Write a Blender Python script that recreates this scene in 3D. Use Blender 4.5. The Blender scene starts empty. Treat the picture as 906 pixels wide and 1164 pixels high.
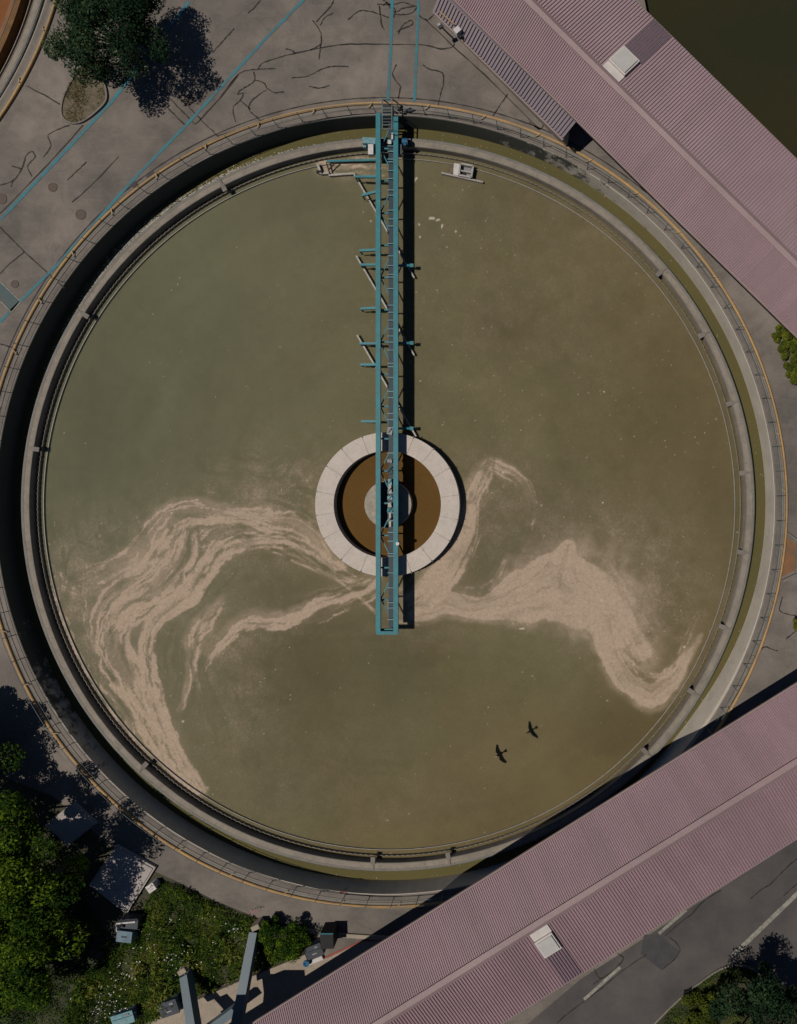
import bpy, bmesh, math, random
import numpy as np
from mathutils import Vector
random.seed(7); RNG = np.random.default_rng(11)
S = bpy.context.scene
COL = S.collection
H = 38.8                      # drone height above the yard
PX = 0.05                     # metres per photo pixel at yard level
NX, NY = 600.0, 540.0         # photo pixel straight below the drone
def W(px, py, z=0.0):
    k = PX*(1.0 - z/H)
    return Vector(((px-NX)*k, (NY-py)*k, z))
def WL(pts, z=0.0): return [W(a, b, z) for a, b in pts]
C = Vector((-8.12, -1.70, 0))  # centre of the big tank
pi = math.pi

# ------------------------------------------------------------------ helpers
class MB:
    def __init__(s): s.v = []; s.f = []
    def add(s, vs, fs):
        o = len(s.v); s.v += [tuple(v) for v in vs]; s.f += [tuple(i+o for i in f) for f in fs]
    def prism(s, poly, z0, z1):
        n = len(poly)
        vs = [(p[0], p[1], z0) for p in poly] + [(p[0], p[1], z1) for p in poly]
        a = sum(poly[i][0]*poly[(i+1) % n][1]-poly[(i+1) % n][0]*poly[i][1] for i in range(n))
        fs = [tuple(range(n, 2*n)), tuple(reversed(range(n)))]
        fs += [(i, (i+1) % n, n+(i+1) % n, n+i) for i in range(n)]
        if a < 0: fs = [tuple(reversed(f)) for f in fs]
        s.add(vs, fs)
    def sheet(s, poly, z):
        n = len(poly); a = sum(poly[i][0]*poly[(i+1) % n][1]-poly[(i+1) % n][0]*poly[i][1] for i in range(n))
        f = tuple(range(n)) if a > 0 else tuple(reversed(range(n)))
        s.add([(p[0], p[1], z) for p in poly], [f])
    def box(s, c, size, rot=0.0):
        hx, hy, hz = size[0]/2, size[1]/2, size[2]/2
        cs, sn = math.cos(rot), math.sin(rot)
        poly = [(c[0]+x*cs-y*sn, c[1]+x*sn+y*cs) for x, y in ((-hx,-hy),(hx,-hy),(hx,hy),(-hx,hy))]
        s.prism(poly, c[2]-hz, c[2]+hz)
    def bar(s, a, b, w, h):
        a = Vector(a); b = Vector(b); d = (b-a).normalized()
        up = Vector((0,0,1)) if abs(d.z) < .95 else Vector((0,1,0))
        x = d.cross(up).normalized(); y = x.cross(d).normalized()
        vs = []
        for p in (a, b):
            for i, j in ((-1,-1),(1,-1),(1,1),(-1,1)): vs.append(p + x*(i*w/2) + y*(j*h/2))
        s.add(vs, [(3,2,1,0),(4,5,6,7),(0,1,5,4),(1,2,6,5),(2,3,7,6),(3,0,4,7)])
    def tube(s, a, b, r, n=8, r2=None):
        a = Vector(a); b = Vector(b); d = (b-a).normalized(); r2 = r if r2 is None else r2
        up = Vector((0,0,1)) if abs(d.z) < .95 else Vector((0,1,0))
        x = d.cross(up).normalized(); y = x.cross(d).normalized(); vs = []
        for p, q in ((a, r), (b, r2)):
            for i in range(n):
                t = 2*pi*i/n; vs.append(p + x*(math.cos(t)*q) + y*(math.sin(t)*q))
        fs = [(i, i+n, (i+1) % n+n, (i+1) % n) for i in range(n)]
        fs += [tuple(range(n)), tuple(reversed(range(n, 2*n)))]
        s.add(vs, fs)
    def ring(s, c, r0, r1, z0, z1, n=240, wob=None):
        vs = []
        for i in range(n):
            t = 2*pi*i/n; cx, cy = math.cos(t), math.sin(t)
            for r, z in ((r0,z0),(r1,z0),(r1,z1),(r0,z1)): vs.append((c[0]+r*cx, c[1]+r*cy, z))
        fs = []
        for i in range(n):
            a = 4*i; b = 4*((i+1) % n)
            for k in range(4): fs.append((a+k, a+(k+1) % 4, b+(k+1) % 4, b+k))
        s.add(vs, [tuple(reversed(f)) for f in fs])
    def torus(s, c, R, z, r, n=240, m=8, a0=0, a1=2*pi):
        vs = []; full = abs(a1-a0-2*pi) < 1e-6; cnt = n if full else n+1
        for i in range(cnt):
            t = a0+(a1-a0)*i/n
            for j in range(m):
                q = 2*pi*j/m; rr = R+r*math.cos(q)
                vs.append((c[0]+rr*math.cos(t), c[1]+rr*math.sin(t), z+r*math.sin(q)))
        fs = []
        for i in range(n):
            a = i*m; b = ((i+1) % cnt)*m
            for j in range(m): fs.append((a+j, b+j, b+(j+1) % m, a+(j+1) % m))
        s.add(vs, fs)
    def disc(s, c, R, z, n=160):
        s.add([(c[0]+R*math.cos(2*pi*i/n), c[1]+R*math.sin(2*pi*i/n), z) for i in range(n)], [tuple(range(n))])
    def strip(s, pts, w, z, jit=0.0):
        pts = [Vector((p[0], p[1])) for p in pts]; vs = []
        for i, p in enumerate(pts):
            d = (pts[min(i+1, len(pts)-1)] - pts[max(i-1, 0)]).normalized(); nrm = Vector((-d.y, d.x))
            ww = w*(1+jit*random.uniform(-1, 1))/2
            vs += [(p.x-nrm.x*ww, p.y-nrm.y*ww, z), (p.x+nrm.x*ww, p.y+nrm.y*ww, z)]
        s.add(vs, [(2*i, 2*i+2, 2*i+3, 2*i+1) for i in range(len(pts)-1)])
    def build(s, name, mat, parent=None, smooth=False):
        me = bpy.data.meshes.new(name)
        if parent is not None:
            m = Vector((0,0,0)); q = parent
            while q is not None: m = m + q.location; q = q.parent
            vs = [(v[0]-m.x, v[1]-m.y, v[2]-m.z) for v in s.v]
        else: vs = s.v
        me.from_pydata(vs, [], s.f); me.validate(); me.update()
        if mat: me.materials.append(mat)
        if smooth: me.polygons.foreach_set('use_smooth', [True]*len(me.polygons))
        o = bpy.data.objects.new(name, me); COL.objects.link(o)
        if parent is not None: o.parent = parent
        return o

def tag(o, label, cat, group=None):
    o['label'] = label; o['category'] = cat
    if group: o['group'] = group
    return o
def thing(name, label, cat, loc, group=None):
    o = bpy.data.objects.new(name, None); COL.objects.link(o); o.location = Vector(loc)
    return tag(o, label, cat, group)
def struct(name, mb, mat):
    o = mb.build(name, mat); o['kind'] = 'structure'; return o
def smoothpath(pts, n=6):
    P = [Vector((p[0], p[1])) for p in pts]; out = []
    for i in range(len(P)-1):
        p0 = P[max(i-1,0)]; p1 = P[i]; p2 = P[i+1]; p3 = P[min(i+2, len(P)-1)]
        for k in range(n):
            t = k/n
            out.append(.5*((2*p1)+(p2-p0)*t+(2*p0-5*p1+4*p2-p3)*t*t+(3*p1-p0-3*p2+p3)*t**3))
    out.append(P[-1]); return out

# ------------------------------------------------------------------ materials
def lin(r, g, b):
    f = lambda c: ((c/255+.055)/1.055)**2.4 if c/255 > .04045 else c/255/12.92
    return (f(r), f(g), f(b), 1)
class NT:
    def __init__(s, name, rough=.8, spec=.3):
        s.m = bpy.data.materials.new(name); s.m.use_nodes = True; s.t = s.m.node_tree
        s.b = s.t.nodes['Principled BSDF']; s.b.inputs['Roughness'].default_value = rough
        s.b.inputs['Specular IOR Level'].default_value = spec
        s.g = s.n('ShaderNodeNewGeometry'); s.pos = s.g.outputs['Position']
    def n(s, typ, **kw):
        x = s.t.nodes.new(typ)
        for k, v in kw.items(): setattr(x, k, v)
        return x
    def l(s, a, b): s.t.links.new(a, b)
    def noise(s, scale, detail=4, rough=.55, dist=0, vec=None):
        x = s.n('ShaderNodeTexNoise'); x.inputs['Scale'].default_value = scale; x.inputs['Detail'].default_value = detail
        x.inputs['Roughness'].default_value = rough; x.inputs['Distortion'].default_value = dist
        s.l(vec or s.pos, x.inputs['Vector']); return x.outputs['Fac']
    def ramp(s, fac, stops):
        x = s.n('ShaderNodeValToRGB'); e = x.color_ramp.elements
        while len(e) < len(stops): e.new(.5)
        for q, (p, c) in zip(e, stops):
            q.position = p; q.color = c if isinstance(c, tuple) else (c, c, c, 1)
        s.l(fac, x.inputs['Fac']); return x.outputs['Color']
    def mix(s, fac, a, b, mode='MIX'):
        x = s.n('ShaderNodeMix', data_type='RGBA', blend_type=mode)
        for sock, v in ((x.inputs[0], fac), (x.inputs[6], a), (x.inputs[7], b)):
            if hasattr(v, 'is_linked'): s.l(v, sock)
            else: sock.default_value = v
        return x.outputs[2]
    def attr(s, name): return s.n('ShaderNodeAttribute', attribute_name=name).outputs['Fac']
    def math(s, op, a, b=0.0):
        x = s.n('ShaderNodeMath', operation=op)
        for sock, v in ((x.inputs[0], a), (x.inputs[1], b)):
            if hasattr(v, 'is_linked'): s.l(v, sock)
            else: sock.default_value = v
        return x.outputs[0]
    def color(s, c):
        if hasattr(c, 'is_linked'): s.l(c, s.b.inputs['Base Color'])
        else: s.b.inputs['Base Color'].default_value = c
        return s
    def bump(s, h, strength=.3, dist=.02):
        x = s.n('ShaderNodeBump'); x.inputs['Strength'].default_value = strength; x.inputs['Distance'].default_value = dist
        s.l(h, x.inputs['Height']); s.l(x.outputs['Normal'], s.b.inputs['Normal']); return s

def worn(name, base, dark, scale=3, rough=.75, spec=.3, lo=.35, hi=.7, fine=40, fineamt=.35):
    k = NT(name, rough, spec)
    c = k.mix(k.ramp(k.noise(scale, 6, .65), [(lo, 0.), (hi, 1.)]), dark, base)
    f = k.ramp(k.noise(fine, 3, .6), [(.3, 1-fineamt), (.7, 1.)])
    k.color(k.mix(1.0, c, f, 'MULTIPLY')); k.bump(k.noise(fine, 3), .25, .01); return k.m

M = {}
def make_asphalt():
    k = NT('old_asphalt', .9, .2)
    c = k.ramp(k.noise(.16, 6, .62), [(.32, (.096,.087,.077,1)), (.52, (.160,.139,.120,1)), (.70, (.22,.187,.162,1))])
    c2 = k.mix(k.ramp(k.noise(.55, 7, .7, .6), [(.42, 0.), (.75, .55)]), c, (.050,.047,.045,1))
    c3 = k.mix(k.ramp(k.noise(1.7, 8, .75), [(.55, 0.), (.8, .5)]), c2, (.20,.175,.155,1))
    mpp = k.n('ShaderNodeMapping'); mpp.inputs['Rotation'].default_value = (0, 0, .82); mpp.inputs['Scale'].default_value = (.35, 2.6, 1); k.l(k.pos, mpp.inputs['Vector'])
    c3 = k.mix(k.ramp(k.noise(1.3, 8, .8, .3, mpp.outputs['Vector']), [(.52, 0.), (.76, .45)]), c3, (.21,.18,.155,1))
    c3 = k.mix(k.ramp(k.noise(.9, 8, .8, 1.2), [(.56, 0.), (.74, .55)]), c3, (.058,.053,.049,1))
    f = k.ramp(k.noise(22, 6, .85), [(.28, .62), (.72, 1.30)])
    k.color(k.mix(1.0, c3, f, 'MULTIPLY')); k.bump(k.noise(45, 3, .7), .4, .012); return k.m
M['asphalt'] = make_asphalt()
def make_asph2():
    k = NT('grey_road_asphalt', .9, .2)
    c = k.ramp(k.noise(.3, 6, .65), [(.3, (.050,.047,.047,1)), (.7, (.096,.085,.078,1))])
    f = k.ramp(k.noise(22, 6, .85), [(.28, .66), (.72, 1.28)])
    k.color(k.mix(1.0, c, f, 'MULTIPLY')); k.bump(k.noise(45, 3, .7), .4, .012); return k.m
M['road'] = make_asph2()
M['tar'] = worn('crack_sealing_tar', (.018,.015,.012,1), (.036,.030,.024,1), 8)
M['bluepaint'] = worn('worn_blue_road_paint', (.035,.20,.25,1), (.085,.12,.125,1), 1.6, .8, .3, .3, .62, 30)
M['whitepaint'] = worn('worn_white_road_paint', (.32,.30,.25,1), (.13,.12,.11,1), 4, .8, .3, .3, .62)
M['yellow'] = worn('worn_yellow_paint', (.47,.29,.11,1), (.30,.20,.115,1), .9, .7, .2, .3, .68, 25)
M['yellowpale'] = worn('pale_yellow_bracket', (.45,.34,.20,1), (.33,.23,.12,1), 2)
def make_conc(name, a, b, stain, sc=1.2):
    k = NT(name, .88, .2)
    c = k.mix(k.ramp(k.noise(sc, 7, .7), [(.3, 0.), (.7, 1.)]), b, a)
    c = k.mix(k.ramp(k.noise(sc*2.7, 8, .78, .8), [(.54, 0.), (.72, .75)]), c, stain)
    f = k.ramp(k.noise(30, 4, .75), [(.3, .78), (.7, 1.1)])
    k.color(k.mix(1.0, c, f, 'MULTIPLY')); k.bump(k.noise(30, 4), .3, .01); return k.m
M['coping'] = make_conc('grey_stained_concrete', (.21,.19,.165,1), (.14,.125,.11,1), (.075,.068,.06,1))
M['wall'] = make_conc('pale_tank_concrete', (.36,.325,.27,1), (.27,.245,.205,1), (.17,.15,.125,1), .7)
def make_lining():
    k = NT('rendered_channel_wall', .85, .2)
    c = k.mix(k.ramp(k.noise(.8, 7, .7), [(.3, 0.), (.7, 1.)]), (.33,.295,.245,1), (.42,.38,.315,1))
    c = k.mix(k.ramp(k.noise(2.2, 8, .78, .8), [(.55, 0.), (.74, .7)]), c, (.19,.165,.135,1))
    # shade painted as black, with some algae, on upper and left wall, ragged ends
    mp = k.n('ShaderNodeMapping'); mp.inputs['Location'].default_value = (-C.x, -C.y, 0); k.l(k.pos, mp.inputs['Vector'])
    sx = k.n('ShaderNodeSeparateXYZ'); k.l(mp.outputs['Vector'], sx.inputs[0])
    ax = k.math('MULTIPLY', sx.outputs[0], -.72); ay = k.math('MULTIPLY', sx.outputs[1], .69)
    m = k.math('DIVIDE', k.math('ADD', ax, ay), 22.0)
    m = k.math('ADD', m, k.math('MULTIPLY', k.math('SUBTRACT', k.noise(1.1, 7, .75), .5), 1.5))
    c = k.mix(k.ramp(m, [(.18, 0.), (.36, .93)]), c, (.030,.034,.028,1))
    k.color(c); k.bump(k.noise(30, 4), .3, .01); return k.m
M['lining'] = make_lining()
M['midwall'] = make_conc('brownish_wall_concrete', (.27,.235,.19,1), (.165,.145,.12,1), (.095,.08,.065,1), 1.3)
M['ring'] = make_conc('pale_ring_concrete', (.52,.455,.40,1), (.43,.38,.33,1), (.27,.24,.21,1), 1.6)
M['hub'] = make_conc('mottled_hub_concrete', (.36,.32,.26,1), (.22,.20,.16,1), (.06,.055,.045,1), 2.6)
M['yardconc'] = make_conc('tan_yard_concrete', (.32,.265,.205,1), (.24,.20,.16,1), (.15,.125,.10,1), .8)
M['patch'] = worn('dark_asphalt_patch', (.045,.043,.047,1), (.065,.06,.062,1), 2)
M['pad'] = make_conc('grey_slab', (.36,.32,.30,1), (.27,.245,.23,1), (.17,.155,.145,1), 1.5)
M['teal'] = worn('teal_painted_steel', (.018,.185,.215,1), (.035,.12,.14,1), 1.6, .55, .3, .34, .66, 18, .25)
def make_teal():
    k = NT('weathered_teal_steel', .55, .3)
    c = k.mix(k.ramp(k.noise(1.6, 7, .7), [(.34, 0.), (.68, 1.)]), (.030,.115,.135,1), (.018,.180,.208,1))
    c = k.mix(k.ramp(k.noise(3.4, 8, .8, .6), [(.60, 0.), (.72, .8)]), c, (.11,.20,.205,1))
    c = k.mix(k.ramp(k.noise(5.5, 8, .8), [(.64, 0.), (.72, .85)]), c, (.075,.040,.022,1))
    c = k.mix(k.ramp(k.noise(13, 4, .6), [(.72, 0.), (.76, .8)]), c, (.45,.44,.40,1))
    k.color(c); return k.m
M['teal'] = make_teal()
M['blue'] = worn('bright_blue_motor_paint', (.01,.12,.24,1), (.015,.08,.16,1), 4, .45, .4)
M['lightteal'] = worn('pale_teal_steel', (.20,.34,.36,1), (.09,.22,.26,1), 4, .5, .4)
M['grate'] = worn('walkway_grating_steel', (.020,.040,.056,1), (.012,.026,.038,1), 6, .6, .4)
M['rod'] = worn('pale_galvanised_steel', (.42,.40,.36,1), (.28,.26,.23,1), 5, .5, .4)
M['rail'] = worn('dull_grey_green_rail', (.12,.16,.16,1), (.07,.085,.085,1), 4, .55, .4)
M['whitebox'] = worn('white_housing', (.60,.57,.55,1), (.48,.45,.43,1), 4, .5, .4)
M['greybox'] = worn('grey_housing', (.24,.25,.26,1), (.16,.17,.18,1), 4, .5, .4)
M['black'] = worn('black_rubber', (.012,.013,.014,1), (.02,.02,.02,1), 4)
M['red'] = worn('faded_red_paint', (.35,.07,.05,1), (.22,.07,.05,1), 3)
M['orange'] = worn('orange_paint', (.45,.13,.03,1), (.3,.1,.04,1), 3)
M['slate'] = worn('slate_blue_steel', (.125,.165,.19,1), (.10,.135,.16,1), 1.0, .55, .4)
M['bluebox'] = worn('blue_grey_cabinet', (.15,.22,.27,1), (.09,.14,.18,1), 3, .5, .4)
M['darkbox'] = worn('dark_blue_cabinet', (.028,.035,.045,1), (.045,.055,.07,1), 3, .5, .4)
M['iron'] = worn('rusty_iron_cover', (.12,.085,.068,1), (.085,.068,.058,1), 7)
M['fadedblue'] = worn('faded_blue_box_paint', (.062,.115,.125,1), (.10,.11,.105,1), 1.2, .85)
M['rust'] = worn('rusty_mud', (.26,.115,.04,1), (.15,.095,.06,1), 1.1)
M['ochre'] = worn('ochre_scum', (.20,.10,.028,1), (.12,.06,.022,1), 2.5)
M['soil'] = worn('dry_soil', (.17,.135,.09,1), (.085,.07,.04,1), 3)
M['darksoil'] = worn('dark_weedy_soil', (.055,.05,.025,1), (.025,.028,.012,1), 2)
M['darkplastic'] = M['black']

def make_roof(name, a, b, dirt):
    k = NT(name, .62, .35)
    c = k.mix(k.ramp(k.noise(.35, 6, .6), [(.35, 0.), (.68, 1.)]), b, a)
    c = k.mix(k.ramp(k.noise(2.4, 8, .75, .4), [(.58, 0.), (.8, .5)]), c, dirt)
    f = k.ramp(k.noise(14, 4, .7), [(.3, .82), (.7, 1.12)])
    c = k.mix(1.0, c, f, 'MULTIPLY')
    c = k.mix(k.math('MULTIPLY', k.attr('age'), .34), c, dirt)
    sv = k.n('ShaderNodeCombineXYZ'); k.l(k.attr('along'), sv.inputs[0]); k.l(k.math('MULTIPLY', k.attr('down'), .12), sv.inputs[1])
    c = k.mix(k.ramp(k.noise(2.2, 6, .75, 0, sv.outputs[0]), [(.50, 0.), (.80, .6)]), c, dirt)
    k.color(c); return k.m
M['roof'] = make_roof('pink_corrugated_roof', (.262,.172,.188,1), (.225,.146,.162,1), (.165,.118,.122,1))
M['roofcap'] = make_roof('pink_ridge_flashing', (.26,.185,.185,1), (.22,.155,.155,1), (.165,.125,.11,1))
M['roofnew'] = make_roof('mauve_corrugated_roof', (.305,.218,.236,1), (.27,.187,.205,1), (.215,.165,.16,1))
M['leanroof'] = make_roof('bluish_lean_to_roof', (.165,.13,.15,1), (.125,.10,.12,1), (.10,.085,.085,1))
M['wash'] = make_roof('washed_dark_roof', (.125,.092,.105,1), (.105,.078,.10,1), (.085,.066,.09,1))
M['gutter'] = make_roof('grey_gutter', (.30,.22,.21,1), (.24,.18,.17,1), (.15,.12,.11,1))
M['skylight'] = worn('pale_hatch_metal', (.55,.51,.48,1), (.48,.44,.41,1), 3, .5, .4, .35, .65, 20, .12)
M['skyglass'] = worn('milky_skylight_sheet', (.44,.43,.40,1), (.40,.39,.36,1), 3, .35, .5, .35, .65, 20, .1)

def make_water(name, a, b, c3, rough=.6, spec=.0, foam=False):
    k = NT(name, rough, spec)
    base = k.mix(k.ramp(k.noise(.09, 4, .5), [(.35, 0.), (.65, 1.)]), a, b)
    base = k.mix(k.ramp(k.noise(.22, 5, .6, .5), [(.5, 0.), (.8, .6)]), base, c3)
    f = k.ramp(k.noise(9, 6, .85), [(.3, .87), (.7, 1.13)])
    base = k.mix(1.0, base, f, 'MULTIPLY')
    if foam:
        fo = k.attr('foam'); sp = k.attr('speck'); wt = k.attr('hue')
        base = k.mix(wt, base, (.104,.105,.066,1))
        base = k.mix(k.attr('brown'), base, (.104,.076,.033,1))
        cl = k.attr('cloud'); cc = k.n('ShaderNodeCombineColor')
        for i_ in range(3): k.l(cl, cc.inputs[i_])
        base = k.mix(1.0, base, cc.outputs[0], 'MULTIPLY')
        k.b.subsurface_method = 'BURLEY'; k.l(k.math('MULTIPLY', k.math('SUBTRACT', 1.0, fo), .6), k.b.inputs['Subsurface Weight'])
        k.b.inputs['Subsurface Radius'].default_value = (1.0, .9, .6); k.b.inputs['Subsurface Scale'].default_value = .14
        fc = k.mix(k.ramp(k.noise(6, 5, .75), [(.3, 0.), (.7, 1.)]), (.285,.22,.16,1), (.42,.325,.245,1))
        base = k.mix(fo, base, fc)
        base = k.mix(sp, base, (.42,.37,.30,1))
        k.l(k.math('ADD', k.math('MULTIPLY', fo, .5), rough), k.b.inputs['Roughness'])
    k.color(base); k.bump(k.noise(2.5, 3, .5), .02, .02); return k.m
M['water'] = make_water('olive_murky_water', (.117,.101,.054,1), (.104,.094,.052,1), (.119,.091,.046,1), foam=True)
M['chanwater'] = make_water('dark_olive_channel_water', (.098,.085,.036,1), (.085,.075,.032,1), (.11,.085,.034,1))
M['brownwater'] = make_water('rusty_brown_water', (.108,.060,.019,1), (.085,.048,.016,1), (.13,.07,.024,1))
M['pond'] = make_water('dark_pond_water', (.028,.026,.013,1), (.022,.024,.013,1), (.034,.026,.013,1))
M['rustwater'] = make_water('orange_sludge_water', (.22,.085,.032,1), (.16,.07,.03,1), (.11,.052,.025,1))
M['foamdots'] = worn('pale_foam_flecks', (.46,.43,.37,1), (.3,.28,.24,1), 6)

def make_leaf(name, stops, trans=.25):
    k = NT(name, .7, .04)
    c = k.ramp(k.attr('tone'), stops); k.color(c)
    out = k.t.nodes['Material Output']; tr = k.n('ShaderNodeBsdfTranslucent'); k.l(c, tr.inputs['Color'])
    mx = k.n('ShaderNodeMixShader'); mx.inputs[0].default_value = trans
    k.l(k.b.outputs[0], mx.inputs[1]); k.l(tr.outputs[0], mx.inputs[2]); k.l(mx.outputs[0], out.inputs['Surface']); return k.m
M['leafdark'] = make_leaf('dark_evergreen_leaf', [(0, (.009,.022,.010,1)), (.6, (.018,.040,.017,1)), (1, (.055,.075,.035,1))], .12)
M['leafgreen'] = make_leaf('fresh_green_leaf', [(0, (.012,.032,.005,1)), (.5, (.038,.078,.007,1)), (1, (.16,.225,.014,1))], .28)
M['leafyellow'] = make_leaf('yellow_green_leaf', [(0, (.03,.045,.008,1)), (.55, (.085,.105,.014,1)), (1, (.17,.18,.022,1))], .25)
M['weed'] = make_leaf('weedy_leaf', [(0, (.014,.036,.006,1)), (.45, (.044,.082,.010,1)), (.8, (.095,.125,.016,1)), (1, (.17,.165,.035,1))], .2)
M['drygrass'] = make_leaf('dry_grass_blade', [(0, (.05,.045,.015,1)), (.5, (.13,.11,.035,1)), (1, (.26,.21,.11,1))], .2)
M['flower'] = make_leaf('white_petal', [(0, (.45,.43,.38,1)), (1, (.7,.68,.62,1))], .1)
M['pinkflower'] = make_leaf('pink_petal', [(0, (.35,.08,.14,1)), (1, (.5,.15,.2,1))], .1)
M['bark'] = worn('grey_brown_bark', (.13,.105,.085,1), (.06,.05,.04,1), 6)

# ------------------------------------------------------------------ world, sun, camera
SUN_EL, SUN_AZ = math.radians(62), math.radians(2.5)   # shadows fall towards +x and a little +y
sun_from = Vector((-math.cos(SUN_EL)*math.cos(SUN_AZ), -math.cos(SUN_EL)*math.sin(SUN_AZ), math.sin(SUN_EL)))
w = bpy.data.worlds.new('World'); S.world = w; w.use_nodes = True
bg = w.node_tree.nodes['Background']; sky = w.node_tree.nodes.new('ShaderNodeTexSky'); sky.sky_type = 'NISHITA'
sky.sun_disc = False; sky.air_density = .75; sky.dust_density = .1; sky.ozone_density = 6.0; sky.sun_elevation = SUN_EL; sky.sun_rotation = math.atan2(sun_from.x, sun_from.y)
w.node_tree.links.new(sky.outputs[0], bg.inputs['Color']); bg.inputs['Strength'].default_value = .05
L = bpy.data.lights.new('sun', 'SUN'); L.energy = 5.0; L.angle = math.radians(.53); L.color = (1, .93, .84)
lo = bpy.data.objects.new('sun', L); COL.objects.link(lo); lo.rotation_euler = sun_from.to_track_quat('Z', 'Y').to_euler()
cam = bpy.data.cameras.new('camera'); co = bpy.data.objects.new('camera', cam); COL.objects.link(co)
co.location = (0, 0, H); co.rotation_euler = (0, 0, 0)
cam.sensor_fit = 'VERTICAL'; cam.sensor_height = 24; cam.sensor_width = 24
cam.lens = 24*H/(1164*PX); cam.shift_x = -(NX-453)/1164; cam.shift_y = -(582-NY)/1164
cam.clip_end = 2000; S.camera = co
S.view_settings.view_transform = 'Standard'; S.view_settings.look = 'None'; S.view_settings.exposure = -.5; S.view_settings.gamma = 1

# ------------------------------------------------------------------ ground sheet with its openings
C2 = Vector(((-373-NX)*PX, (NY+127)*PX, 0))            # the rusty tank in the corner
pond_poly = [tuple(p[:2]) for p in WL([(724,-160),(729,-20),(736,18),(762,52),(980,262),(1500,262),(1500,-160)])]
def make_ground():
    bm = bmesh.new()
    loops = [[(-400,-400),(400,-400),(400,400),(-400,400)], pond_poly]
    for c in (C, C2): loops.append([(c.x+22.25*math.cos(2*pi*i/240), c.y+22.25*math.sin(2*pi*i/240)) for i in range(240)])
    es = []
    for lp in loops:
        vs = [bm.verts.new((x, y, 0)) for x, y in lp]
        es += [bm.edges.new((vs[i], vs[(i+1) % len(vs)])) for i in range(len(vs))]
    bmesh.ops.triangle_fill(bm, edges=es, use_beauty=True, use_dissolve=False)
    bmesh.ops.recalc_face_normals(bm, faces=bm.faces)
    if sum(f.normal.z for f in bm.faces) < 0: bmesh.ops.reverse_faces(bm, faces=bm.faces)
    me = bpy.data.meshes.new('ground'); bm.to_mesh(me); bm.free(); me.materials.append(M['asphalt'])
    o = bpy.data.objects.new('ground', me); COL.objects.link(o); o['kind'] = 'structure'
make_ground()
mb = MB(); mb.sheet([tuple(p[:2]) for p in WL([(600,1164),(660,1113),(906,954),(1100,830),(1100,1250),(600,1250)])], .004)
struct('road', mb, M['road'])

# cracks sealed with tar
def crop(pts, ox, oy, s): return [(ox+x/s, oy+y/s) for x, y in pts]
cr = []
A = lambda pts: cr.append(crop(pts, 250, 0, 3.02))
A([(0,335),(65,255),(110,240),(130,238),(150,215),(230,190),(310,172),(380,158),(450,152),(590,152),(700,155),(760,168),(800,160),(804,150)])
A([(345,165),(348,120),(330,85),(318,70)]); A([(330,75),(360,45),(385,15),(390,0)]); A([(345,88),(360,60),(390,45)])
A([(245,268),(300,262),(350,238),(390,228),(443,230)]); A([(305,295),(340,303),(378,293)])
A([(115,245),(120,275),(95,295),(70,310),(60,325),(80,320),(70,345),(45,370),(55,420)])
A([(120,275),(150,285),(165,305),(190,318),(220,315)]); A([(160,310),(115,340),(100,375),(130,405),(150,430)]); A([(70,345),(105,375)])
A([(440,68),(475,40),(510,38),(550,50),(580,60)]); A([(550,50),(548,20),(555,85),(565,102)]); A([(540,15),(600,15),(625,8),(650,15),(680,25)])
A([(600,50),(640,50),(665,40),(680,20)]); A([(612,120),(625,90),(655,70),(660,85),(625,100),(610,110)]); A([(560,0),(600,30),(597,60)])
A([(607,220),(592,255),(610,285),(620,300),(612,340)]); A([(697,223),(720,238),(762,250),(768,285),(758,320),(748,373)])
A([(680,45),(690,60),(708,68),(720,65),(750,35)]); A([(345,168),(340,205)]); A([(225,168),(245,172),(260,185)]); A([(130,238),(190,235)])
A([(310,172),(335,160),(348,150)]); A([(560,20),(575,10),(590,35),(610,40),(625,30),(665,22)])
A([(95,45),(120,25),(140,0)])
cr.append([(483,22),(520,57),(560,94),(613,147)]); cr.append([(558,135),(577,107)]); cr.append([(602,139),(613,147),(619,141)])
A = lambda pts: cr.append(crop(pts, 0, 0, 3.02))
A([(635,430),(555,350)]); A([(670,427),(580,335)]); A([(690,410),(610,330)]); A([(670,427),(745,350),(820,255)]); A([(690,412),(730,450),(762,482)])
A([(730,180),(805,98)]); A([(248,695),(330,620),(408,538)]); A([(232,618),(298,555)]); A([(285,430),(150,580),(0,735)])
A([(0,780),(35,815),(80,860),(130,906),(222,990)]); A([(83,865),(30,910),(0,940)]); A([(90,295),(150,325),(205,358)])
A([(0,635),(45,620),(75,580),(90,535),(110,520),(120,540),(95,570),(110,605)]); A([(40,570),(75,580)]); A([(38,642),(45,620)])
A([(150,540),(175,500),(165,465),(210,440),(240,430)]); A([(750,465),(820,445),(906,412)])
A([(0,1180),(50,1195),(75,1200)])
A = lambda pts: cr.append(crop(pts, 650, 900, 3.54))
A([(720,430),(760,395),(795,375),(830,340),(860,310),(906,270),(960,230)]); A([(375,580),(450,515),(480,495),(530,440),(600,395)])
A([(-60,930),(0,880),(120,790),(205,720),(300,655)]); A([(90,710),(120,750),(205,680),(185,650)]); A([(85,775),(120,750)]); A([(395,585),(435,640),(365,715)])
A([(906,370),(850,420)])
A = lambda pts: cr.append(crop(pts, 700, 560, 3.64))
A([(749,510),(680,490),(690,430)]); A([(590,665),(615,638),(640,645),(670,655)]); A([(705,605),(749,568)])
mb = MB()
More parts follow.
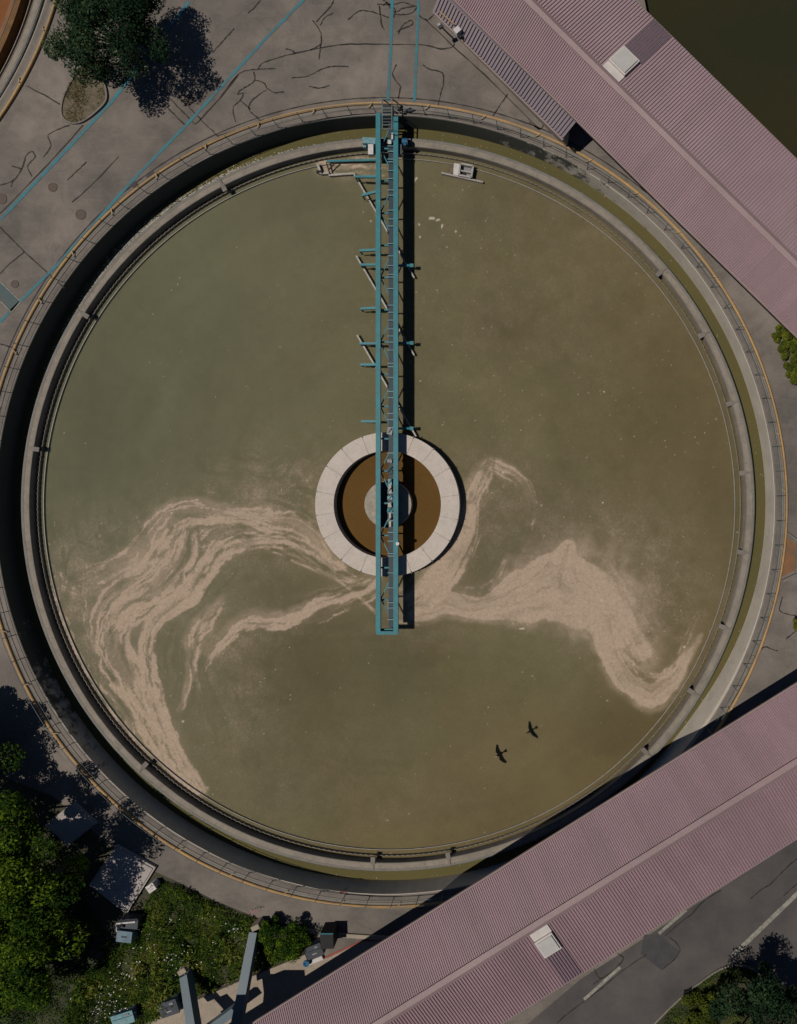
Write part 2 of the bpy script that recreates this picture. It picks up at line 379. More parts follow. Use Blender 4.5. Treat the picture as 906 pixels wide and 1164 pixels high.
for c in cr:
    sp = smoothpath(c, 5) if len(c) > 2 else [Vector(c[0]).lerp(Vector(c[1]), t/12) for t in range(13)]
    wob = [Vector((p.x+random.uniform(-.35,.35), p.y+random.uniform(-.35,.35))) for p in sp]
    mb.strip([W(p.x, p.y) for p in wob], .066, .010, .5)
# fine circumferential joint outside the kerb pipe
mb.strip([(C.x+23.15*math.cos(t), C.y+23.15*math.sin(t)) for t in np.linspace(math.radians(50), math.radians(170), 160)], .06, .010, .4)
struct('crack_sealant', mb, M['tar'])
mb = MB()
def line(pts, wpx, z=.014): mb.strip([W(*p) for p in pts], wpx*PX, z)
line([(345,0),(300,46),(212,142),(150,206),(66,300),(0,366)], 3.2); line([(348,-3),(345,0)], 3.2)
line([(215,2),(126,117),(60,187),(0,250)], 3.6)
line([(446,-3),(444,60),(441,116)], 3.4); line([(476,-3),(474,50),(471,116)], 3.0)
struct('blue_line_marking', mb, M['bluepaint'])
mb = MB(); mb.sheet([tuple(W(*p)[:2]) for p in [(-3,318),(23,342),(13,355),(-3,340)]], .014); struct('blue_box_marking', mb, M['fadedblue'])
mb = MB()
line([(664,1136),(705,1099)], 3.6); line([(749,1061),(780,1034)], 3.6); line([(910,1012),(831,1088)], 5.0)
line([(-2,340),(13,355)], 1.2, .018); line([(13,355),(24,343)], 1.2, .018)
line([(366,1110),(345,1120)], 0.1)
line([(24,343),(-2,318)], 1.2, .018)
struct('white_line_marking', mb, M['whitepaint'])
mb = MB(); mb.sheet([tuple(W(*p)[:2]) for p in [(732,1062),(752,1064),(772,1082),(752,1103),(728,1084)]], .008)
struct('road_patch', mb, M['patch'])

# ------------------------------------------------------------------ settling tanks
def tank(c, label, rich):
    t = thing('settling_tank', label, 'tank', (c.x, c.y, -1.45))
    m = MB(); m.ring(c, 22.175, 22.42, -2.4, -.02); m.ring(c, 22.42, 22.50, -2.4, -.10); m.ring(c, 22.50, 22.86, -2.4, .03); m.build('outer_wall', M['coping'], t)
    m = MB()                                                   # lining of the channel wall, thicker at the lower right
    n = 240; vs = []
    for i in range(n):
        a = 2*pi*i/n; d = math.degrees(a)
        e = .11 + (.40*math.exp(-((d-322)/17.)**2) if rich else 0)
        cx, cy = math.cos(a), math.sin(a)
        for r, z in ((22.172, -2.4), (22.172, -.024), (22.172-e*.35, -.03), (22.172-e, -1.25), (22.172-e, -2.4)):
            vs.append((c.x+r*cx, c.y+r*cy, z))
    fs = []
    for i in range(n):
        a = 5*i; b = 5*((i+1) % n)
        for k in range(5): fs.append((a+k, b+k, b+(k+1) % 5, a+(k+1) % 5))
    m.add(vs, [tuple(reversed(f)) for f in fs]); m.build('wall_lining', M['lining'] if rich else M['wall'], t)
    m = MB(); m.ring(c, 20.79, 21.25, -2.4, -.8); mw = m.build('launder_wall', M['midwall'], t)
    m = MB(); m.ring(c, 21.25, 21.29, -1.0, -.815); m.build('wall_edge_strip', M['rail'], mw)
    m = MB(); m.ring(c, 21.13, 21.245, -.80, -.792); m.ring(c, 20.80, 20.84, -.80, -.785); m.build('wall_cap_band', M['coping'], mw)
    # notched weir plate: a thin ring with shallow notches
    m = MB(); m.ring(c, 20.55, 20.58, -2.0, -1.14, 480)
    for i in range(420):
        a = 2*pi*i/420; h = .0055
        P4 = [(c.x+r*math.cos(q_), c.y+r*math.sin(q_)) for r, q_ in ((20.552, a-h*.45), (20.578, a-h*.45), (20.578, a+h*.45), (20.552, a+h*.45))]
        m.prism(P4, -1.145, -1.09+random.uniform(-.008, .008))
    m.build('notched_weir', M['ochre'] if not rich else M['midwall'], t)
    m = MB(); m.ring(c, 20.25, 20.275, -2.0, -1.2); m.build('scum_baffle', M['rod'], t)
    return t
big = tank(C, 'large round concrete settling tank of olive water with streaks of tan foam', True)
rusty = tank(C2, 'round tank of rust orange sludge cut off by the top left corner', False)
# wall brackets on the launder wall of the big tank
for (px, py) in [(749,311),(798,381),(829,459),(842,538),(838,627),(817,711),(784,785),(730,851),(508,965),(424,977),(170,864),(90,354),(50,512),(250,205)]:
    p = W(px, py, -.78); d = Vector((p.x-C.x, p.y-C.y)); a = math.atan2(d.y, d.x); R = 20.72
    m = MB(); m.box((C.x+(R-.06)*math.cos(a), C.y+(R-.06)*math.sin(a), -.78), (.42, .26, .08), a)
    m.box((C.x+(R+.25)*math.cos(a), C.y+(R+.25)*math.sin(a), -.775), (.5, .14, .05), a)
    m.build('bracket', M['coping'], big)
m = MB(); p = W(756.5, 258, -.5); m.box(p, (.12, .34, .14), -.5); m.tube(p, p+Vector((-.22,-.16,-.03)), .07); m.build('drain_spout', M['black'], big)
# rungs / ladders in the channel
t = thing('channel_ladder', 'small red ladder on the channel wall at the bottom of the tank', 'ladder', W(390, 1014, -.02))
m = MB()
for s in (-1, 1): m.bar(W(390+s*3, 1016, .05), W(390+s*3, 1016, 0)+Vector((0,.12,-1.35)), .05, .05)
m.build('side_rail', M['rail'], t)
m = MB()
for k in range(6):
    m = MB(); p = W(390, 1016, 0)+Vector((0,.09,-.05-k*.22)); m.bar(p-Vector((.16,0,0)), p+Vector((.16,0,0)), .05, .05)
    m.build('rung', M['red'], t)
m = MB(); p = W(492, 134, -.12)
m.bar(p+Vector((-.16,0,0)), p+Vector((.16,0,0)), .07, .07); m.bar(p+Vector((-.16,0,0)), p+Vector((-.16,0,-.45)), .05, .05); m.bar(p+Vector((.16,0,0)), p+Vector((.16,0.12,-.05)), .05, .05)
tag(m.build('hose_hook', M['orange'], None), 'small orange hook on the channel wall right of the bridge', 'hook')

# yellow pipe round each tank, with its brackets
def pipe(c, label, nb, ang0):
    o = MB(); o.torus(c, 22.80, .07, .085, 300, 8)
    t = thing('yellow_pipe', label, 'pipe', (c.x, c.y, .0)); o.build('pipe_run', M['yellow'], t, True)
    for k in range(nb):
        a = ang0+2*pi*k/nb; ca, sa = math.cos(a), math.sin(a)
        m = MB(); m.bar((c.x+22.80*ca, c.y+22.80*sa, .19), (c.x+22.56*math.cos(a+.010), c.y+22.56*math.sin(a+.010), .10), .05, .035)
        m.bar((c.x+22.56*math.cos(a+.010), c.y+22.56*math.sin(a+.010), .14), (c.x+22.56*math.cos(a+.010), c.y+22.56*math.sin(a+.010), .02), .04, .04)
        m.build('bracket', M['yellowpale'], t)
pipe(C, 'worn yellow pipe running round the rim of the large olive tank', 44, .03)
pipe(C2, 'yellow pipe round the rust orange tank in the top left corner', 44, .06)
# guard railing of the big tank
t = thing('guard_railing', 'thin grey guard railing standing round the large tank', 'railing', (C.x, C.y, 0))
m = MB(); m.torus(C, 22.27, 1.0, .016, 300, 6); m.build('top_rail', M['rail'], t)
m = MB(); m.torus(C, 22.27, .52, .012, 300, 6); m.build('mid_rail', M['rail'], t)
for k in range(100):
    a = 2*pi*(k+.37)/100; ca, sa = math.cos(a), math.sin(a)
    m = MB(); m.tube((C.x+22.27*ca, C.y+22.27*sa, -.03), (C.x+22.27*ca, C.y+22.27*sa, 1.0), .018, 6)
    m.tube((C.x+22.27*ca, C.y+22.27*sa, .01), (C.x+22.45*ca, C.y+22.45*sa, -.0), .025, 6)
    m.build('post', M['rail'], t)

# ------------------------------------------------------------------ water and foam
ZW = -1.3
def fade(t): return t*t*t*(t*(t*6-15)+10)
def vnoise(x, y, seed=0):
    r = np.random.default_rng(seed).random((256, 256)); xi = np.floor(x).astype(int); yi = np.floor(y).astype(int)
    fx = fade(x-xi); fy = fade(y-yi); g = lambda a, b: r[a & 255, b & 255]
    return (g(xi,yi)*(1-fx)+g(xi+1,yi)*fx)*(1-fy)+(g(xi,yi+1)*(1-fx)+g(xi+1,yi+1)*fx)*fy
def fbm(x, y, o=5, seed=0):
    v = 0; a = .5; tot = 0
    for k in range(o): v = v+a*vnoise(x*2**k+17.3*k, y*2**k+5.1*k, seed+k); tot += a; a *= .55
    return v/tot
def sstep(a, b, x):
    t = np.clip((x-a)/(b-a), 0, 1); return t*t*(3-2*t)
G0X, G0Y, GN = 20, 155, 842                               # grid origin in photo pixels (at water level)
gx, gy = np.meshgrid(np.arange(GN)+G0X, np.arange(GN)+G0Y)  # gx right, gy down
gx = gx.astype(float); gy = gy.astype(float)
cL = lambda pts: [(50+x/2.384, 560+y/2.384)+tuple(r) for x, y, *r in pts]
cR = lambda pts: [(460+x/2.517, 500+y/2.517)+tuple(r) for x, y, *r in pts]
# each ribbon: points (x, y, half width px, density)
RIB = [
 cL([(800,215,10,.8),(740,130,14,.8),(690,90,14,.85),(640,75,11,.95),(560,65,9,.95),(480,52,10,1.),(400,48,13,1.05),(340,68,13,1.),(300,112,15,.95),(270,150,15,.9),(230,185,14,.85),(150,220,11,.6),(90,240,9,.4),(40,230,6,.2)]),
 cL([(840,235,5,.7),(800,215,7,.75),(730,180,9,.8),(660,147,9,.85),(590,133,8,.8),(520,143,9,.9),(470,172,9,.95),(440,222,9,.95),(390,275,9,1.),(330,325,9,1.),(290,365,8,1.),(280,420,8,1.),(283,500,8,1.),(300,565,8,1.),(330,650,8,1.),(370,730,7,1.),(435,812,5,.9)]),
 cL([(385,100,10,.7),(370,180,14,.85),(330,240,16,.9),(270,290,17,1.),(215,330,17,1.),(190,385,16,1.),(205,450,17,1.),(235,520,17,1.05),(270,580,15,1.05),(305,650,13,1.1),(340,725,10,1.1),(425,812,6,1.)]),
 cL([(330,100,9,.8),(290,195,12,.85),(210,250,10,.8),(160,285,6,.9),(140,330,4,.9),(138,380,4,.75),(155,440,5,.6),(200,520,6,.8),(250,580,5,.7),(262,650,4,.6)]),
 cL([(470,140,7,.8),(440,200,8,.85),(390,255,8,.85),(320,300,8,.95),(250,315,9,1.),(215,365,9,1.)]),
 cL([(485,285,4,.5),(450,320,8,.8),(415,360,9,.9),(392,400,7,.9),(400,445,6,.85),(395,500,6,.8),(375,560,5,.75),(360,590,4,.5)]),
 cL([(470,300,3,.4),(450,370,4,.6),(410,450,4,.5),(425,520,5,.5),(460,570,7,.45),(475,640,6,.3)]),
 cL([(905,225,6,.7),(870,255,7,.85),(800,280,8,.95),(740,295,9,1.),(690,325,8,.95),(640,342,9,.9),(580,338,9,.85),(530,352,8,.85),(480,400,8,.8),(440,440,9,.75),(425,490,7,.6),(440,530,6,.35)]),
 cL([(890,280,4,.6),(830,300,5,.6),(760,335,5,.5),(680,352,4,.4),(600,360,5,.3)]),
 cL([(905,170,5,.5),(860,225,4,.6),(820,250,4,.7),(880,255,6,.7)]),
 cL([(560,680,10,.25),(580,750,9,.3),(575,815,6,.3)]),
 cL([(600,60,22,.42),(500,90,26,.50),(420,110,24,.55),(560,100,24,.5),(680,120,20,.52)]),
 cL([(22,200,4,.5),(30,290,5,.6),(62,390,6,.65),(110,480,6,.65),(170,560,7,.7),(230,640,8,.7),(290,710,8,.7)]),
 cL([(40,230,8,.5),(90,280,9,.55),(110,350,8,.5),(130,430,7,.5),(165,500,7,.5)]),
 cL([(720,50,14,.32),(640,10,16,.28),(560,-10,16,.28),(480,10,20,.25),(400,10,16,.2)]),
 cL([(660,-70,16,.15),(640,-30,18,.25),(560,-40,14,.2)]),
 cR([(265,75,8,.35),(245,68,9,.5),(222,100,10,.75),(195,150,10,.8),(183,215,11,.85),(165,285,14,.85),(130,345,16,.95),(85,400,18,1.),(45,450,18,1.),(0,470,16,1.)]),
 cR([(220,110,7,.4),(215,180,8,.42),(200,260,9,.45),(170,340,10,.5),(120,410,10,.55)]),
 cR([(245,68,8,.55),(290,85,10,.7),(330,110,8,.6),(355,165,9,.5),(350,230,10,.3),(330,260,12,.2)]),
 cR([(335,265,6,.25),(355,310,9,.5),(385,318,8,.5),(405,290,5,.45),(400,230,4,.3),(398,180,3,.2)]),
 cR([(-10,485,14,1.2),(60,478,14,1.2),(120,468,13,1.15),(220,478,14,1.15),(290,470,20,1.2),(350,450,28,1.25),(420,430,36,1.25),(500,445,38,1.2),(545,480,28,1.15),(565,540,17,1.05),(578,600,13,1.05),(605,660,12,1.1),(645,705,12,1.15),(700,738,14,1.15),(750,705,12,1.1),(785,660,8,1.),(815,610,5,.9),(850,560,3,.7)]),
 cR([(472,305,7,1.),(455,360,18,1.2),(435,410,26,1.2)]),
 cR([(530,440,24,.95),(600,480,21,.9),(640,545,19,.9),(675,605,16,.95),(700,650,10,.75),(705,690,6,.5)]),
 cR([(560,440,12,.7),(570,520,12,.7),(600,600,10,.6),(650,670,10,.7),(730,690,8,.7),(790,640,6,.6),(820,560,8,.4),(850,490,5,.3)]),
 cR([(300,350,10,.5),(280,400,14,.55),(220,430,10,.45),(130,430,7,.4)]),
 [(362,190,8,.75),(385,192,11,.8),(410,191,12,.7),(440,192,12,.55),(456,193,10,.4)],
 [(425,215,9,.25),(440,240,12,.35),(445,300,10,.22)],
]
q = 4
lx, ly = np.meshgrid(np.arange(GN//q+2)*q+G0X, np.arange(GN//q+2)*q+G0Y); lx = lx.astype(float); ly = ly.astype(float)
vx = np.zeros_like(lx); vy = np.zeros_like(ly)
env = np.zeros_like(gx)
wx = (fbm(gx/38, gy/38, 4, 21)-.5)*13 + (fbm(gx/11, gy/11, 3, 25)-.5)*5
wy = (fbm(gx/38, gy/38, 4, 41)-.5)*13 + (fbm(gx/11, gy/11, 3, 45)-.5)*5
for rb in RIB:
    P = np.array([p[:2] for p in rb], float); sm = np.array([[v.x, v.y] for v in smoothpath([tuple(p) for p in P], 6)])
    hw = np.interp(np.arange(len(sm))/6, np.arange(len(P)), [p[2] for p in rb]); de = np.interp(np.arange(len(sm))/6, np.arange(len(P)), [p[3] for p in rb])
    tg = np.gradient(sm, axis=0); tg /= np.linalg.norm(tg, axis=1)[:, None]+1e-9
    for (x, y), (tx, ty), h_, d_ in zip(sm, tg, hw, de):
        wgt = np.exp(-((lx-x)**2+(ly-y)**2)/(2*13**2))*d_
        vx += wgt*tx; vy += wgt*ty
    # envelope from distance to the segments
    m_ = 34; x0 = int(max(sm[:,0].min()-hw.max()-m_-G0X, 0)); x1 = int(min(sm[:,0].max()+hw.max()+m_-G0X, GN))
    y0 = int(max(sm[:,1].min()-hw.max()-m_-G0Y, 0)); y1 = int(min(sm[:,1].max()+hw.max()+m_-G0Y, GN))
    if x1 <= x0 or y1 <= y0: continue
    X = gx[y0:y1, x0:x1]+wx[y0:y1, x0:x1]*.55; Y = gy[y0:y1, x0:x1]+wy[y0:y1, x0:x1]*.55; best = np.zeros_like(X)
    for i in range(len(sm)-1):
        ax, ay = sm[i]; bx, by = sm[i+1]; dx, dy = bx-ax, by-ay; L2 = dx*dx+dy*dy+1e-9
        tt = np.clip(((X-ax)*dx+(Y-ay)*dy)/L2, 0, 1); dist = np.hypot(X-ax-tt*dx, Y-ay-tt*dy)
        h_ = hw[i]+(hw[i+1]-hw[i])*tt; d_ = de[i]+(de[i+1]-de[i])*tt
        best = np.maximum(best, d_*np.clip(1.22-.60*(dist/(h_*1.13))**1.6, 0, 1))
    e = env[y0:y1, x0:x1]; env[y0:y1, x0:x1] = np.maximum(e, best)+.18*np.minimum(e, best)
env = np.minimum(env, 1.25)
# far-field swirl so weak areas still have a direction
bgx = -(ly-573); bgy = (lx-441); nn = np.hypot(bgx, bgy)+1e-6
vx += bgx/nn*.04; vy += bgy/nn*.04
n_ = np.hypot(vx, vy)+1e-9; vx /= n_; vy /= n_
def up(a):
    fx = (gx-G0X)/q; fy = (gy-G0Y)/q; xi = fx.astype(int); yi = fy.astype(int); fx -= xi; fy -= yi
    return (a[yi,xi]*(1-fx)+a[yi,xi+1]*fx)*(1-fy)+(a[yi+1,xi]*(1-fx)+a[yi+1,xi+1]*fx)*fy
ux, uy = up(vx), up(vy)
cn = fbm(gx/22, gy/22, 4, 61); dy_, dx_ = np.gradient(cn)
ux = ux + dy_*10; uy = uy - dx_*10; n_ = np.hypot(ux, uy)+1e-9; ux /= n_; uy /= n_
blob = lambda x, y, rx, ry: np.exp(-(((gx+wx*1.5-x)/rx)**2+((gy+wy*1.5-y)/ry)**2))
def lic(src, steps):
    acc = src.copy()
    for sgn in (1, -1):
        x = np.arange(GN)[None, :]+np.zeros((GN, 1)); y = np.arange(GN)[:, None]+np.zeros((1, GN))
        for k in range(steps):
            xi = np.clip(x.astype(int), 0, GN-1); yi = np.clip(y.astype(int), 0, GN-1)
            x = x+sgn*ux[yi, xi]; y = y+sgn*uy[yi, xi]
            acc += src[np.clip(y.astype(int), 0, GN-1), np.clip(x.astype(int), 0, GN-1)]
    acc -= acc.mean(); return acc/acc.std()
wn = RNG.random((GN, GN))
s1 = lic(wn, 12); s2 = lic(vnoise((gx+.6*wx)/3.4, (gy+.6*wy)/3.4, 71), 34); s3 = lic(vnoise((gx+wx)/9, (gy+wy)/9, 73), 46)
grain0 = RNG.random((GN, GN))
gran = fbm(gx/2.6, gy/2.6, 4, 81)-.5
marb = (fbm((gx+2.2*wx)/15, (gy+2.2*wy)/15, 5, 211)-.5)*2.2
left = 1-sstep(430, 500, gx)
core = sstep(.80, 1.15, env)*(1-left)
# strands: each ribbon is a bundle of thin threads that wander along it
SR = np.random.default_rng(5)
def bundle(ribs, per_px, wmin, wmax, spread):
    out = np.zeros_like(gx)
    for rb in ribs:
        P = [tuple(p[:2]) for p in rb]; sm = np.array([[v[0], v[1]] for v in smoothpath(P, 10)]); N = len(sm)
        hw = np.interp(np.arange(N)/10, np.arange(len(P)), [p[2] for p in rb]); de = np.interp(np.arange(N)/10, np.arange(len(P)), [p[3] for p in rb])
        tg = np.gradient(sm, axis=0); tg /= np.linalg.norm(tg, axis=1)[:, None]+1e-9; nr_ = np.stack([-tg[:,1], tg[:,0]], 1)
        L_ = np.concatenate([[0], np.cumsum(np.linalg.norm(np.diff(sm, axis=0), axis=1))]); M_ = int(L_[-1])+1; t_ = np.linspace(0, L_[-1], M_)
        ip = lambda v: np.interp(t_, L_, v)
        X0, Y0, NX0, NY0, HW, DE = ip(sm[:,0]), ip(sm[:,1]), ip(nr_[:,0]), ip(nr_[:,1]), ip(hw), ip(de)
        for k in range(max(3, int(hw.mean()*per_px))):
            sd = SR.integers(1, 99999); base_ = SR.uniform(-1, 1)
            offv = (base_*spread+.9*(fbm(t_/70, np.full(M_, sd*.37), 4, int(sd) % 999)-.5))*HW
            wv = SR.uniform(wmin, wmax)*(.45+1.1*fbm(t_/28, np.full(M_, sd*.11+3), 4, int(sd) % 997))
            ln = np.clip((fbm(t_/60, np.full(M_, sd*.53), 3, int(sd) % 991)-.30)*4.5, 0, 1)*DE*SR.uniform(.65, 1.1)
            px_ = X0+NX0*offv-G0X; py_ = Y0+NY0*offv-G0Y
            for x, y, w_, d_ in zip(px_, py_, wv, ln):
                if d_ < .05: continue
                r_ = int(w_*2.2)+2; xi, yi = int(x), int(y)
                if xi-r_ < 0 or yi-r_ < 0 or xi+r_+1 >= GN or yi+r_+1 >= GN: continue
                sl = (slice(yi-r_, yi+r_+1), slice(xi-r_, xi+r_+1))
                dd = (gx[sl]-G0X-x)**2+(gy[sl]-G0Y-y)**2
                np.maximum(out[sl], d_*np.exp(-dd/(2*w_*w_)), out=out[sl])
    return out
def warp(a, k):
    X = np.clip(np.rint(gx-G0X+k*wx), 0, GN-1).astype(int); Y = np.clip(np.rint(gy-G0Y+k*wy), 0, GN-1).astype(int); return a[Y, X]
LEFTR = RIB[:16]; BODY = [r for r in RIB[16:] if len(r) > 10 and r[0][2] > 12]+[r for r in RIB[16:] if r[0][2] in (7, 24) and r[0][3] >= .95]
REST = [r for r in RIB[16:] if not any(r is q_ for q_ in BODY)]
strL = warp(bundle(LEFTR, 1.0, .6, 2.8, 1.15), .9)
strR = warp(bundle(REST, 1.2, .7, 2.2, 1.05), .55)
dark = warp(bundle(BODY, .5, .4, 1.0, .95), .9)
fil = np.maximum(strL, strR)
fine = .05*s1+.07*s2+.16*gran
ridge = sstep(.30, .70, fil+fine+.10*marb)
bodyenv = np.zeros_like(gx)
under = sstep(.12, .95, env*(1-.0*left))*np.clip(.32+.24*marb+.09*s3+.06*s2+.10*gran, .05, .75)*(.88+.24*grain0)
ybot = np.interp(gx, [380, 470, 560, 640, 668, 685, 705, 740, 775, 830], [705, 703, 700, 722, 726, 752, 790, 806, 792, 740]); above = sstep(5, -3, gy+.35*wy-ybot); above[gx < 470] = 1
lobe = blob(690,690,44,58)+.8*blob(640,655,40,40)+.7*blob(722,735,24,34); rgc = sstep(.84, .96, env+.06*marb+.02*s3+.08*gran)*(1-left)
rgc *= np.clip(.90+.07*s2+.07*s3+.20*marb+.20*gran, .3, 1)*(1-.42*sstep(.35, .9, dark+fine*1.2))
rgc = np.maximum(rgc, above*np.clip(lobe*1.1, 0, .85)*np.clip(.06+1.35*fbm((gx+3*wx)/16, (gy+3*wy)/16, 6, 241)+.10*s3+.06*s2+.25*(grain0-.5), 0, 1))
foam = np.clip(np.maximum(np.maximum(ridge*np.clip(.90+.10*s2+.05*s1+.2*marb, .35, 1.), under), rgc), 0, 1)
# thin straight scum line and diffuse film
def seg(ax, ay, bx, by, w_):
    X = gx+wx*.12; Y = gy+wy*.12; dx, dy = bx-ax, by-ay; tt = np.clip(((X-ax)*dx+(Y-ay)*dy)/(dx*dx+dy*dy), 0, 1)
    return np.exp(-((X-ax-tt*dx)**2+(Y-ay-tt*dy)**2)/(2*w_*w_))
for a in ((332,637,382,658), (382,658,403,674), (403,674,428,698)): foam = np.maximum(foam, .85*seg(*a, 1.3))
film = .65*blob(250,610,130,50)+.75*blob(320,555,75,50)+.6*blob(690,640,95,80)+.6*blob(560,575,55,60)+.6*blob(140,690,75,70)+.6*blob(85,665,40,60)+.5*blob(120,790,40,60)+.35*blob(770,700,50,80)+.5*blob(255,770,65,90)+.35*blob(700,700,70,70)+.25*blob(600,330,220,180)+.3*blob(500,720,80,18)+.3*blob(290,720,110,20)+.2*blob(370,900,200,80)
film *= np.clip(.3+1.5*(fbm(gx/14, gy/14, 5, 91)-.25), 0, 1.3)
grain = RNG.random((GN, GN))
film2 = film*(.45+.9*sstep(.35, .95, grain*.6+.4*vnoise(gx/1.7, gy/1.7, 95)))
def blur(a, sg):
    f = np.fft.rfft2(a); ky = np.fft.fftfreq(a.shape[0])[:, None]; kx = np.fft.rfftfreq(a.shape[1])[None, :]
    return np.fft.irfft2(f*np.exp(-2*(pi*sg)**2*(kx*kx+ky*ky)), a.shape)
halo = .95*(.25+.75*above)*blur(foam, 13)*(.25+1.3*fbm((gx+2*wx)/16, (gy+2*wy)/16, 5, 221))*(.85+.3*sstep(.3, .9, grain))
foam = np.clip(np.maximum(foam, np.maximum(film2*.55, halo*.42))+.25*foam*film2, 0, 1)
# scattered flecks
speck = np.zeros_like(gx); dens = .10+film*1.2+.4*blob(720,420,160,220)+.55*np.clip(foam, 0, 1)
clump = fbm(gx/45, gy/45, 4, 251)
for k in range(9000):
    x, y = RNG.uniform(3, GN-4, 2); xi, yi = int(x), int(y)
    if RNG.random() < dens[yi, xi]*.45*np.clip((clump[yi, xi]-.35)*4, .12, 1.3):
        s_ = min(RNG.exponential(.28)+.15, 1.0); speck[yi, xi] = max(speck[yi, xi], s_)
        if RNG.random() < .05:
            for ox, oy in ((1,0),(0,1),(1,1),(-1,0)):
                if RNG.random() < .7: speck[yi+oy, xi+ox] = s_*RNG.uniform(.4, 1)
def fleck(x, y, rx, ry, a=1.):
    global speck
    speck = np.maximum(speck, a*sstep(.35, .6, np.exp(-(((gx+wx*.5-x)/rx)**2+((gy+wy*.5-y)/ry)**2))*(.1+1.5*fbm(gx/1.8, gy/1.8, 3, 5))))
for a in ((490,247,4,1.8),(496,250,4,1.4),(501,256,1.3,3),(572,536,2,2.6),(517,263,1.3,2),(522,268,1,1),(508,281,1.2,1),(593,714,3.5,1.6),(224,647,1.2,2),(176,728,1.2,2),(686,571,1.4,1),(682,683,2.5,1.5),(721,755,1.8,1.4),(778,735,2,1.6),(207,822,2,2),(472,205,1.6,3.4),(476,268,1.2,2),(475,255,1,2)): fleck(*a, .9)
cloud = 1+.44*(fbm((gx+3*wx)/120, (gy+3*wy)/120, 5, 201)-.5)+.016*lic(vnoise(gx/14, gy/14, 203), 60)+.10*(fbm(gx/7, gy/7, 4, 205)-.5)
cloud *= 1-.15*blob(560,370,45,35)-.10*blob(330,760,120,70)-.08*blob(340,650,70,40)+.06*blob(250,330,160,140)
brown = np.clip(.65*sstep(-40, 160, (gx-400)*.53+(gy-950)+70+.6*wx)+.55*sstep(520, 800, gx-.25*(gy-400)+50*(fbm(gx/80, gy/80, 3, 209)-.5)), 0, 1)*.75
hue = np.clip(sstep(560, 120, gx+.35*(gy-400)+60*(fbm(gx/90, gy/90, 3, 7)-.5))*.9, 0, 1)
soft = .30-.18*left; foam = (1-soft)*foam+soft*blur(foam, 2.0)
foam *= 1-.6*left*sstep(.7, 1.5, -(s3*.75+s2*.55))
foam = np.clip(foam*1.10, 0, 1)
foam *= np.where(np.hypot(gx-443, gy-573) > 398, .0, 1)
# vertex grid

kz = PX*(1-ZW/H)
vxw = (gx-NX)*kz; vyw = (NY-gy)*kz
co_ = np.stack([vxw, vyw, np.full_like(vxw, ZW)], -1).reshape(-1, 3)
idx = np.arange(GN*GN).reshape(GN, GN)
f4 = np.stack([idx[1:, :-1], idx[1:, 1:], idx[:-1, 1:], idx[:-1, :-1]], -1).reshape(-1, 4)
cen = co_[f4].mean(1); rr = np.hypot(cen[:,0]-C.x, cen[:,1]-C.y)
f4 = f4[(rr < 21.0) & (rr > 3.6)]
used = np.unique(f4); remap = -np.ones(GN*GN, int); remap[used] = np.arange(len(used)); f4 = remap[f4]; co_ = co_[used]
me = bpy.data.meshes.new('tank_water'); me.vertices.add(len(co_)); me.vertices.foreach_set('co', co_.astype(np.float32).ravel())
me.loops.add(f4.size); me.loops.foreach_set('vertex_index', f4.astype(np.int32).ravel())
me.polygons.add(len(f4)); me.polygons.foreach_set('loop_start', (np.arange(len(f4))*4).astype(np.int32))
me.update(calc_edges=True)
for nm, arr in (('foam', foam), ('speck', speck), ('hue', hue), ('cloud', cloud), ('brown', brown)):
    at = me.attributes.new(nm, 'FLOAT', 'POINT'); at.data.foreach_set('value', arr.reshape(-1)[used].astype(np.float32))
me.materials.append(M['water']); o = bpy.data.objects.new('tank_water', me); COL.objects.link(o); o['kind'] = 'structure'
m = MB(); m.ring(C, 21.0, 22.18, -2.3, -1.25); struct('channel_water', m, M['chanwater'])
m = MB(); m.disc(C, 3.6, -1.30); struct('inner_water', m, M['brownwater'])
m = MB(); m.disc(C2, 20.2, -1.5); m.ring(C2, 21.0, 22.18, -2.3, -1.3); struct('sludge_water', m, M['rustwater'])
m = MB(); m.sheet(pond_poly, -.6); struct('pond_water', m, M['pond'])
m = MB(); PB = pond_poly
for i in range(len(PB)):
    a, b = PB[i], PB[(i+1) % len(PB)]; m.add([(a[0],a[1],-1),(b[0],b[1],-1),(b[0],b[1],.0),(a[0],a[1],.0)], [(0,1,2,3)])
struct('pond_edge', m, M['coping'])
# extra launder rings of the rusty tank
m = MB(); m.ring(C2, 19.55, 19.85, -2.0, -1.05); m.build('scum_launder', M['ochre'], rusty)
m = MB(); m.ring(C2, 19.15, 19.45, -2.0, -1.2); m.build('inner_launder', M['rust'], rusty)
m = MB(); m.ring(C2, 19.47, 19.53, -2.0, -1.1); m.build('launder_gap', M['black'], rusty)
